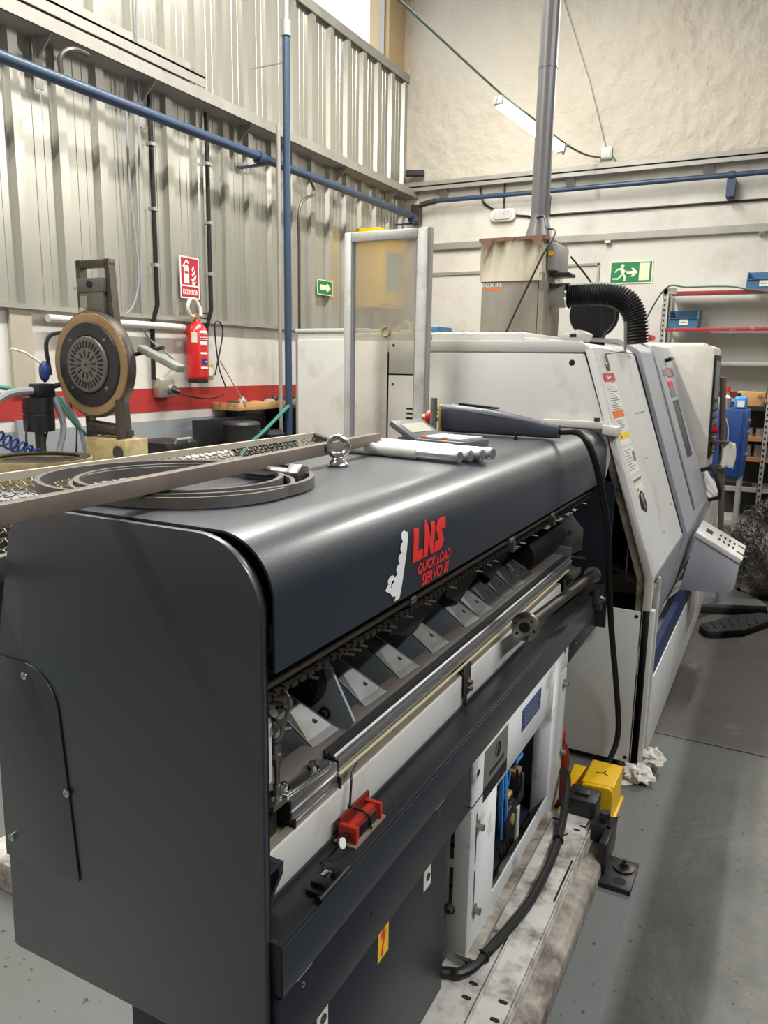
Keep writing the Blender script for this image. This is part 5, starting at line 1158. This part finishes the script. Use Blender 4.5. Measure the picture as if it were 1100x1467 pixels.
# heap of metal swarf
mb = MB(); cvx = V((.12, 6.55, 0))
tmp = MB().ball((cvx.x, cvx.y, .0), 1, 56, 34, (.39, .51, .63)); out = []
for p in tmp.v:
    d = V(p)-cvx; f = 1+.22*mn.noise(V(p)*3.5)+.14*mn.noise(V(p)*9)+.08*mn.noise(V(p)*24)
    q = cvx+d*f; out.append((q.x, q.y, max(0, q.z)))
tmp.v = out; mb = tmp
for i in range(2200):
    a = random.uniform(0, 2*PI); t = random.uniform(.05, 1.45)
    p = cvx+V((.42*math.sin(t)*math.cos(a), .55*math.sin(t)*math.sin(a), .66*math.cos(t)))*random.uniform(.9, 1.1); r = random.uniform(.012, .045)
    if p.z < .03: p.z = .03
    n = V((random.gauss(0, 1), random.gauss(0, 1), random.gauss(0, 1)))
    n.normalize(); u_ = n.orthogonal().normalized(); v_ = n.cross(u_); k0 = random.uniform(0, 6)
    pts = [p+(u_*math.cos(k0+k*.8)+v_*math.sin(k0+k*.8))*r+n*(k*.006) for k in range(8)]
    mb.tube(pts, random.uniform(.002, .0042), 3, cap=False)
o = mb.build('swarf_heap', 'swarf', smooth=60); o['kind'] = 'stuff'; tag(o, 'dark tangled heap of metal swarf on the floor right of the lathe', 'swarf')

# ================================================================== RIGHT BACK: SHELVING AND BLUE CABINET
def upright(parent, x, y, z1, w1=.04):
    o = MB().box(x, x+w1, y, y+.004, 0, z1).box(x, x+.004, y, y+w1, 0, z1).build('upright', 'shelf_grey', parent)
    mb = MB()
    for k in range(int(z1/.05)): mb.box(x+.012, x+.028, y-.0008, y, k*.05+.012, k*.05+.034)
    mb.build('slots', 'dark_void', o, kind='stuff')
    return o
sh = thing('shelving', 'grey slotted-angle shelving with red shelf edges against the back wall', 'shelving', (-.6, 8.6, 0))
for x in (-1.225, .30): upright(sh, x, 8.40, 2.43); MB().box(x, x+.04, 8.80, 8.804, 0, 2.43).box(x, x+.004, 8.764, 8.804, 0, 2.43).build('upright', 'shelf_grey', sh)
for z, m in ((2.40, 'shelf_red'), (2.045, 'shelf_red'), (1.715, 'shelf_grey'), (1.36, 'shelf_grey'), (1.0, 'shelf_grey')):
    s_ = MB().box(-1.185, .30, 8.42, 8.80, z-.008, z).build('shelf', 'shelf_grey', sh)
    MB().box(-1.18, .30, 8.404, 8.42, z-.03, z+.004).build('shelf_edge', m, s_, bevel=.002)
MB().box(-1.22, -1.10, 8.40, 8.404, 2.38, 2.44).build('corner_plate', 'shelf_grey', sh)
def bin_(x, y, z, wd, lb):
    t = thing('storage_bin', lb, 'bin', (x, y, z), 'blue storage bins on the shelving')
    MB().box(x, x+wd, y, y+.28, z, z+.012).box(x, x+wd, y+.27, y+.28, z, z+.19).build('tray', 'bin_blue', t)
    for xx in (x, x+wd-.01): MB().prism([(y, z), (y, z+.09), (y+.06, z+.17), (y+.28, z+.19), (y+.28, z)], 'X', xx, xx+.01).build('side', 'bin_blue', t)
    f_ = MB().prism([(y, z), (y+.012, z), (y-.005+.012, z+.09), (y-.02, z+.10), (y-.022, z+.095), (y-.005, z+.085)], 'X', x+.01, x+wd-.01).build('front_lip', 'bin_blue', t)
    MB().box(x+wd*.38, x+wd*.66, y-.009, y-.007, z+.03, z+.085).build('label_card', 'paper', f_)
    MB().box(x+wd*.42, x+wd*.62, y-.0096, y-.009, z+.05, z+.06).build('print_line', 'grey_print', f_)
bin_(-1.16, 8.44, 2.047, .28, 'blue storage bin with a label on the second red-edged shelf')
bin_(-.475, 8.44, 2.404, .30, 'blue storage bin with a label on top of the shelving')
tag(MB().tube(spline([(-1.62, 8.78, 1.7), (-1.45, 8.6, 2.05), (-1.21, 8.385, 2.43), (-1.0, 8.385, 2.44), (-.62, 8.385, 2.435), (-.42, 8.385, 2.40), (-.1, 8.385, 2.365), (.3, 8.385, 2.35)]), .008, 8).build('green_hose', 'cable_greygreen'), 'thin green hose laid over the top front edge of the shelving', 'hose')
tag(MB().box(-1.10, -.85, 8.46, 8.70, 1.717, 1.78).build('black_box', 'black_plastic', bevel=.006), 'flat black box on the third shelf behind the operator cabinet', 'box')
# low steel rack at the right edge with tins
r2 = thing('tin_rack', 'low slotted-angle rack holding tins beside the blue cabinet', 'rack', (-.2, 7.6, 0))
upright(r2, -.165, 7.30, 1.62); upright(r2, .55, 7.30, 1.62)
MB().box(-.5, -.46, 7.75, 7.754, 0, 1.3).build('upright', 'shelf_grey', r2); MB().box(-.125, -.12, 7.72, 7.76, 0, 1.62).build('upright', 'shelf_grey', r2)
for z, m in ((1.34, 'black_paint'), (1.08, 'copper_brown'), (.905, 'copper_brown'), (.64, 'shelf_grey'), (.34, 'shelf_grey')):
    MB().box(-.46, .55, 7.31, 7.72, z-.012, z).build('shelf', m, r2); MB().box(-.46, .55, 7.304, 7.31, z-.035, z).build('shelf_edge', m, r2)
MB().box(-.46, .55, 7.72, 7.725, .3, 1.34).build('back_sheet', 'black_paint', r2)
gi = 0
for z, n, hgt in ((.905, 4, .10), (1.08, 3, .07)):
    for k in range(n):
        x = -.36+k*.085; gi += 1
        t = thing('tin', '%s small metal tin from the left on the %s brown shelf of the tin rack' % (('first', 'second', 'third', 'fourth')[k], 'lower' if z < 1 else 'upper'), 'tin', (x, 7.4, z), 'tins on the brown shelf' if z < 1 else 'tins on the upper brown shelf')
        MB().cyl((x, 7.4, z), (x, 7.4, z+hgt), .032, 16).build('can', 'tin', t); MB().cyl((x, 7.4, z+hgt), (x, 7.4, z+hgt+.006), .034, 16).build('lid', 'steel', t)
tag(MB().box(-.40, -.18, 7.36, 7.6, 1.342, 1.46).build('cardboard_box', 'wood', bevel=.004), 'brown cardboard box on top of the tin rack', 'box')
tag(MB().box(-.14, .15, 7.36, 7.6, 1.342, 1.44).build('cardboard_box', 'cream_block', bevel=.004), 'pale cardboard box at the right end of the tin rack top', 'box')
tag(MB().obox((-.33, 7.42, .665), V((.11, .02, 0)), V((-.01, .05, 0)), V((0, 0, .022))).build('hand_tool', 'black_plastic', bevel=.01), 'black hand tool lying on the grey shelf under the tins', 'tool')
bc_ = thing('blue_cabinet', 'blue metal cabinet standing behind the broom at the end of the lathe', 'cabinet', (-.38, 6.75, 0))
MB().box(-.50, -.283, 6.62, 7.0, .80, 1.345).build('body', 'cabinet_blue', bc_, bevel=.006)
MB().box(-.497, -.30, 6.608, 6.62, .815, 1.335).build('door', 'cabinet_blue', bc_, bevel=.003)
MB().box(-.283, -.262, 6.62, 6.99, .82, 1.335).build('side_door', 'cabinet_blue', bc_, bevel=.003)
for z in (.98, 1.16, 1.25): MB().cyl((-.262, 6.75, z), (-.245, 6.75, z), .018, 12).build('knob', 'bright_steel', bc_)
MB().tube(spline([(-.415, 6.60, 1.27), (-.395, 6.59, 1.20), (-.39, 6.59, 1.12), (-.395, 6.59, 1.09), (-.42, 6.60, 1.07)]), .006, 6).tube(spline([(-.395, 6.59, 1.09), (-.375, 6.59, 1.075), (-.365, 6.60, 1.05)]), .006, 6).build('hook', 'bright_steel', bc_)
for x in (-.49, -.30): MB().box(x, x+.03, 6.64, 6.67, 0, .80).box(x, x+.03, 6.95, 6.98, 0, .80).build('leg', 'shelf_grey', bc_)
jg = thing('blue_jerrycan', 'light blue plastic canister on top of the blue cabinet', 'canister', (-.34, 6.75, 1.345))
MB().box(-.375, -.285, 6.66, 6.82, 1.346, 1.44).build('body', 'blue_hose', jg, bevel=.018, bseg=3)
MB().box(-.35, -.30, 6.655, 6.66, 1.36, 1.41).build('label', 'paper', jg)
MB().cyl((-.35, 6.74, 1.44), (-.35, 6.74, 1.465), .018, 12).build('cap', 'black_plastic', jg)
ob = thing('oil_can', 'small oil can with red cap beside the blue canister', 'can', (-.43, 6.72, 1.345))
MB().rev([(0, 0), (.03, 0), (.03, .08), (.012, .10), (.01, .13), (0, .13)], (-.43, 6.72, 1.346), (0, 0, 1), 16).build('body', 'tin', ob)
MB().cyl((-.43, 6.72, 1.475), (-.43, 6.72, 1.51), .018, 12).build('cap', 'red_paint', ob)
tag(MB().rev([(0, 0), (.03, 0), (.032, .01), (.032, .07), (.025, .085), (0, .085)], (-.47, 6.80, 1.346), (0, 0, 1), 16).build('glass_jar', 'alu_matt'), 'pale jar at the left end of the blue cabinet top', 'jar')
# white cloth hanging from the operator panel bracket
mb = MB(); vs = []
for j in range(11):
    for i in range(9):
        vs.append((-.345+.014*math.sin(i*1.6+j*.3)+.009*i, 5.25+.014*i+.012*math.sin(i*2.2), 1.20-.015*j-.006*abs(i-4)*(.5+.1*j)))
mb.add(vs, [(j*9+i, j*9+i+1, (j+1)*9+i+1, (j+1)*9+i) for j in range(10) for i in range(8)])
o = mb.build('wiping_cloth', 'rag', smooth=60); md = o.modifiers.new('th', 'SOLIDIFY'); md.thickness = .003
tag(o, 'white wiping cloth hanging from the operator panel bracket', 'cloth')

# ================================================================== LEFT: BENCH, DISC MACHINE, CLUTTER
wbn = thing('workbench', 'long workbench along the left wall under the disc machine', 'bench', (-3.7, 3.0, 0))
MB().box(-4.28, -3.05, 1.0, 4.25, .95, 1.0).build('top', 'wall_grey', wbn, bevel=.004)
for x in (-4.2, -3.13):
    for y in (1.1, 4.12): MB().box(x-.03, x+.03, y, y+.06, 0, .95).build('leg', 'black_paint', wbn)
MB().box(-4.2, -3.13, 1.1, 4.18, .25, .28).build('lower_shelf', 'black_paint', wbn)
dm = thing('disc_machine', 'round disc machine with tan rim and vented hub on an upright stand', 'machine', (-3.52, 3.3, 1.0))
dcx, dcy, dcz = -3.652, 3.27, 1.615
MB().rev([(.0, 0), (.27, 0), (.305, .01), (.31, .03), (.31, .055), (.30, .068), (.0, .068)], (dcx, dcy+.07, dcz), (0, -1, 0), 56).build('disc_case', 'dark_steel', dm)
MB().rev([(.24, 0), (.298, 0), (.294, .006), (.275, .010), (.24, .006)], (dcx, dcy+.003, dcz), (0, -1, 0), 56, True).build('rim', 'disc_ring', dm)
MB().rev([(0, 0), (.242, 0), (.244, .012), (.238, .018), (.17, .02), (.165, .014), (0, .014)], (dcx, dcy+.003, dcz), (0, -1, 0), 56).build('face', 'disc_black', dm)
hub = MB().rev([(0, 0), (.160, 0), (.163, .012), (.156, .02), (0, .024)], (dcx, dcy-.01, dcz), (0, -1, 0), 48).build('hub', 'disc_grey', dm)
for k in range(30):
    a = 2*PI*k/30; c = V((dcx+.118*math.cos(a), dcy-.0325, dcz+.118*math.sin(a))); r_ = V((math.cos(a), 0, math.sin(a)))
    MB().obox(c, r_*.019, V((0, .002, 0)), V((-r_.z, 0, r_.x))*.0048).build('vent_slot', 'dark_void', hub)
for k in range(12):
    a = 2*PI*k/12+.1; c = V((dcx+.062*math.cos(a), dcy-.0335, dcz+.062*math.sin(a))); r_ = V((math.cos(a), 0, math.sin(a)))
    MB().obox(c, r_*.019, V((0, .002, 0)), V((-r_.z, 0, r_.x))*.0045).build('vent_slot', 'dark_void', hub)
MB().cyl((dcx, dcy-.03, dcz), (dcx, dcy-.037, dcz), .008, 10).build('hub_screw', 'dark_void', hub)
for a in (45, 135, 225, 315): screw(dm, (dcx+.195*math.cos(math.radians(a)), dcy-.014, dcz+.195*math.sin(math.radians(a))), (0, -1, 0), .013, 'disc_grey')
for xa, xb in ((-3.77, -3.785), (-3.47, -3.555)): MB().bar((xa, 3.36, 1.10), (xb, 3.36, 2.215), .035, .05, (0, 1, 0)).build('upright', 'dark_steel', dm)
MB().box(-3.80, -3.535, 3.335, 3.385, 2.17, 2.215).build('top_bar', 'dark_steel', dm, bevel=.006)
MB().box(-3.77, -3.56, 3.31, 3.40, 2.03, 2.11).box(-3.76, -3.57, 3.315, 3.39, 1.90, 2.03).build('motor_box', 'disc_grey', dm, bevel=.005)
MB().cyl((-3.665, 3.31, 2.075), (-3.665, 3.30, 2.075), .02, 14).build('motor_shaft', 'black_plastic', dm)
MB().box(-3.75, -3.695, 3.31, 3.315, 1.94, 2.01).build('rating_plate', 'tin', dm)
MB().cyl((-3.84, 3.35, 2.06), (-3.77, 3.35, 2.06), .01, 8).build('lever', 'tin', dm)
MB().cyl((-3.76, 3.33, 1.93), (-3.70, 3.30, 1.91), .022, 12).build('knob', 'tin', dm)
MB().cyl((-3.72, 3.32, 1.255), (-3.50, 3.32, 1.24), .035, 14).box(-3.74, -3.44, 3.33, 3.38, 1.20, 1.235).build('cross_shaft', 'dark_steel', dm)
MB().bar((-3.43, 3.27, 1.42), (-3.43, 3.27, 1.12), .03, .05, (0, 1, 0)).cyl((-3.43, 3.30, 1.115), (-3.43, 3.235, 1.115), .04, 14).build('link_arm', 'dark_steel', dm)
MB().box(-3.70, -3.37, 3.24, 3.42, 1.0, 1.19).build('base_block', 'cream_block', dm, bevel=.008)
MB().bar((-3.375, 3.40, 1.715), (-3.01, 3.33, 1.60), .06, .04).build('wooden_arm', 'arm_grey', dm, bevel=.008)
MB().cyl((-3.50, 3.38, 1.66), (-3.22, 3.42, 1.72), .012, 8).build('arm_rod', 'black_plastic', dm)
# round pan on the bench
pn_ = thing('round_pan', 'shallow round metal pan with a dark inside at the left edge', 'pan', (-3.43, 2.72, 1.0))
MB().rev([(.0, .0), (.21, 0), (.225, .06), (.25, .10), (.262, .125), (.262, .14), (.235, .14), (.21, .125), (.20, .11), (0, .105)], (-3.43, 2.70, 1.001), (0, 0, 1), 48).build('pan', 'cream_block', pn_)
MB().rev([(.20, 0), (.255, 0), (.255, .006), (.20, .006)], (-3.43, 2.70, 1.138), (0, 0, 1), 48, True).build('rim', 'dark_steel', pn_)
MB().rev([(0, 0), (.205, 0), (.205, .003), (0, .003)], (-3.43, 2.70, 1.118), (0, 0, 1), 40).build('inside', 'black_paint', pn_)
# vice / spray-gun stand with hoses
gs = thing('hose_stand', 'black tool pot with tangled hoses and a blue-handled gun at the left wall', 'tool pot', (-3.95, 3.12, 1.0))
MB().rev([(0, 0), (.085, 0), (.088, .02), (.088, .10), (.084, .105), (.088, .11), (.085, .20), (0, .20)], (-3.95, 3.13, 1.22), (0, 0, 1), 24).build('pot', 'black_plastic', gs)
MB().cyl((-3.95, 3.13, 1.0), (-3.95, 3.13, 1.22), .03, 12).build('post', 'dark_steel', gs)
MB().box(-3.99, -3.90, 3.10, 3.22, 1.42, 1.50).bar((-3.95, 3.2, 1.47), (-3.85, 3.45, 1.55), .03, .03).build('head', 'black_plastic', gs, bevel=.008)
MB().ball((-3.95, 3.19, 1.57), .04, 12, 8, (.8, .8, 1.6)).build('gun_handle', 'hose_blue', gs)
MB().tube([(-3.95, 3.17, 1.62), (-3.97, 3.08, 1.68), (-3.98, 3.0, 1.70)], .008, 6).build('nozzle', 'paper', gs)
for q, r_, m in ((((-3.95, 3.23, 1.55), (-3.95, 3.22, 1.75), (-3.93, 3.32, 1.80), (-3.9, 3.44, 1.74), (-3.9, 3.5, 1.6)), .012, 'black_rubber'),
                 (((-3.95, 3.15, 1.46), (-3.98, 2.95, 1.44), (-4.0, 2.75, 1.30), (-4.02, 2.6, 1.2)), .022, 'wall_grey'),
                 (((-3.92, 3.22, 1.42), (-3.90, 3.26, 1.25), (-3.9, 3.22, 1.1), (-3.9, 3.2, 1.0)), .018, 'wall_grey'),
                 (((-3.90, 3.26, 1.42), (-3.86, 3.34, 1.25), (-3.84, 3.36, 1.1), (-3.84, 3.38, 1.0)), .014, 'wall_grey'),
                 (((-3.93, 3.24, 1.44), (-3.87, 3.30, 1.28), (-3.83, 3.42, 1.15), (-3.8, 3.6, 1.02)), .012, 'hose_green'),
                 (((-3.88, 3.3, 1.4), (-3.87, 3.33, 1.25), (-3.84, 3.30, 1.15), (-3.86, 3.3, 1.0)), .005, 'black_rubber'),
                 (((-3.95, 3.05, 1.3), (-3.93, 3.02, 1.15), (-3.93, 3.1, 1.06), (-3.93, 3.16, 1.2), (-3.93, 3.2, 1.3)), .006, 'black_rubber'),
                 (((-3.85, 3.42, 1.22), (-3.80, 3.50, 1.12), (-3.8, 3.5, 1.0)), .012, 'wall_grey')):
    MB().tube(spline(q), r_, 8).build('hose', m, gs)
tag(MB().tube(spline([(-4.3, 2.6, 1.58), (-4.2, 2.9, 1.5), (-4.1, 3.05, 1.47), (-3.99, 3.12, 1.46)]), .014, 8).build('green_hose', 'hose_green'), 'green hose entering from the left edge above the red stripe', 'hose')
tag(MB().tube([V((-4.1+.003*k, 2.78+.0035*k, 1.28-.0026*k))+V((.015*math.sin(k*.8), .036*math.cos(k*.8), .036*math.sin(k*.8))) for k in range(110)], .008, 6).build('coil_hose', 'hose_blue'), 'dark blue spiral air hose hanging at the left wall', 'hose')
tag(MB().tube(spline([(-3.72, 3.42, 1.24), (-3.75, 3.42, 1.15), (-3.80, 3.4, 1.06), (-3.8, 3.4, 1.0)]), .018, 8).build('machine_hose', 'wall_grey'), 'short grey hose hanging below the left side of the disc machine', 'hose')
# things on the bench right of the disc machine
tag(MB().prism(rpoly([(-3.60, 3.72, .03), (-3.30, 3.70, .03), (-3.30, 4.15, .03), (-3.60, 4.18, .03)]), 'Z', 1.0, 1.05).build('plastic_sheet', 'paper', bevel=.008), 'crumpled white sheet lying on the bench beside the cream block', 'sheet')
bk = thing('black_case', 'black case with grey handle on the bench end', 'case', (-3.75, 4.05, 1.0))
MB().box(-4.0, -3.68, 3.90, 4.22, 1.0, 1.10).build('body', 'black_plastic', bk, bevel=.02)
MB().tube([(-3.68, 3.98, 1.09), (-3.66, 3.98, 1.12), (-3.66, 4.12, 1.12), (-3.68, 4.12, 1.09)], .008, 6).build('handle', 'wall_grey', bk)
# wooden tray shelf with odds and ends, dark cart below
tr_ = thing('wooden_tray', 'wooden tray with small parts mounted on the wall over the red stripe', 'tray', (-4.25, 5.7, 1.25))
MB().box(-4.39, -4.12, 5.24, 6.16, 1.24, 1.255).build('base', 'wood', tr_)
MB().box(-4.12, -4.105, 5.24, 6.16, 1.235, 1.30).build('front_edge', 'wood', tr_, bevel=.003)
for y in (5.225, 6.16): MB().box(-4.39, -4.105, y, y+.015, 1.235, 1.30).build('side_edge', 'wood', tr_, bevel=.003)
for y in (5.4, 6.0): MB().prism([(-4.39, 1.05), (-4.39, 1.235), (-4.15, 1.235)], 'Y', y, y+.015).build('bracket', 'black_paint', tr_)
odd = [('black_clamp', 'black clamp at the left end of the wooden tray', 'clamp', 'black_plastic', (5.30, .08, .05)), ('grey_fitting', 'grey metal fitting leaning at the left of the wooden tray', 'fitting', 'tin', (5.42, .05, .07)), ('brown_block', 'brown block in the middle of the wooden tray', 'block', 'copper_brown', (5.62, .09, .04)),
       ('grey_stone', 'grey rounded stone on the wooden tray', 'stone', 'wall_grey', (5.82, .06, .05)), ('rusty_nut', 'rusty nut at the right end of the wooden tray', 'nut', 'copper_brown', (6.0, .04, .04)), ('black_plug', 'black plug behind the grey stone on the wooden tray', 'plug', 'black_plastic', (5.9, .035, .07))]
for nm, lb, ct, m, (y, s, hgt) in odd:
    mb = MB().ball((-4.22, y, 1.255+hgt*.5), 1, 12, 8, (s*.9, s, hgt*.75)); mb.v = [(p[0]+.008*mn.noise(V(p)*20), p[1]+.01*mn.noise(V(p)*17), max(1.256, p[2]+.01*mn.noise(V(p)*22))) for p in mb.v]
    tag(mb.build(nm, m, smooth=30), lb, ct, 'small parts in the wooden tray')
ct = thing('tool_cart', 'black tool cart in the dark corner under the wooden tray', 'cart', (-3.95, 5.2, 0))
MB().box(-4.2, -3.75, 4.75, 5.7, .55, .60).box(-4.2, -3.75, 4.75, 5.7, .88, .92).build('shelf', 'black_paint', ct)
for x in (-4.19, -3.78):
    for y in (4.77, 5.65): MB().box(x, x+.03, y, y+.03, 0, .92).build('leg', 'black_paint', ct)
MB().box(-4.2, -4.18, 4.75, 5.7, .1, 1.18).build('back_sheet', 'black_paint', ct)
tag(MB().rev([(0, 0), (.15, 0), (.155, .02), (.15, .05), (.15, .2), (.155, .22), (.14, .24), (0, .24)], (-3.98, 5.1, .92), (0, 0, 1), 26).build('black_drum', 'black_paint'), 'black drum on the tool cart under the wooden tray', 'drum')
tag(MB().rev([(0, 0), (.12, 0), (.13, .03), (.13, .12), (.10, .15), (0, .15)], (-3.95, 5.45, .92), (0, 0, 1), 22).build('black_pot', 'dark_void'), 'low black pot beside the drum on the tool cart', 'pot')
dcb = thing('machine_cover', 'dark covered machine behind the blue post at the left wall', 'machine', (-4.05, 6.3, 0))
MB().prism(rpoly([(-4.34, 0), (-3.8, 0), (-3.78, 1.0, .06), (-3.95, 1.22, .05), (-4.34, 1.32)]), 'Y', 5.95, 6.75).build('cover', 'black_plastic', dcb, bevel=.02)
MB().tube(spline([(-4.0, 6.0, 1.27), (-3.95, 5.92, 1.2), (-3.92, 5.9, 1.05), (-3.93, 6.0, .95)]), .01, 6).build('lead', 'wall_grey', dcb)
tag(MB().tube(spline([(-4.05, 6.05, 1.32), (-4.0, 5.85, 1.28), (-3.9, 5.35, 1.10), (-3.7, 4.75, .96), (-3.5, 4.4, .80)]), .016, 8).build('green_hose', 'hose_green'), 'green hose running diagonally from the covered machine to the bench', 'hose')
tag(MB().cyl((-4.15, 5.05, 1.65), (-4.1, 5.32, 1.27), .005, 6).build('metal_rod', 'galv'), 'thin metal rod leaning into the wooden tray', 'rod')
# ---- unseen block added across the aisle: shades the floor, darkens hood reflections
nb = thing('aisle_shade_block', 'unseen dark enclosure added across the aisle to shade the floor', 'machine', (1.2, 2.5, 0))
MB().box(.80, 1.7, .6, 5.2, .05, 1.75).build('enclosure', 'navy_paint', nb, bevel=.03)
MB().box(.78, .80, 1.0, 2.6, .5, 1.5).build('door', 'black_paint', nb, bevel=.01)
MB().box(.85, 1.65, .7, 5.1, 0, .05).build('plinth', 'black_paint', nb)
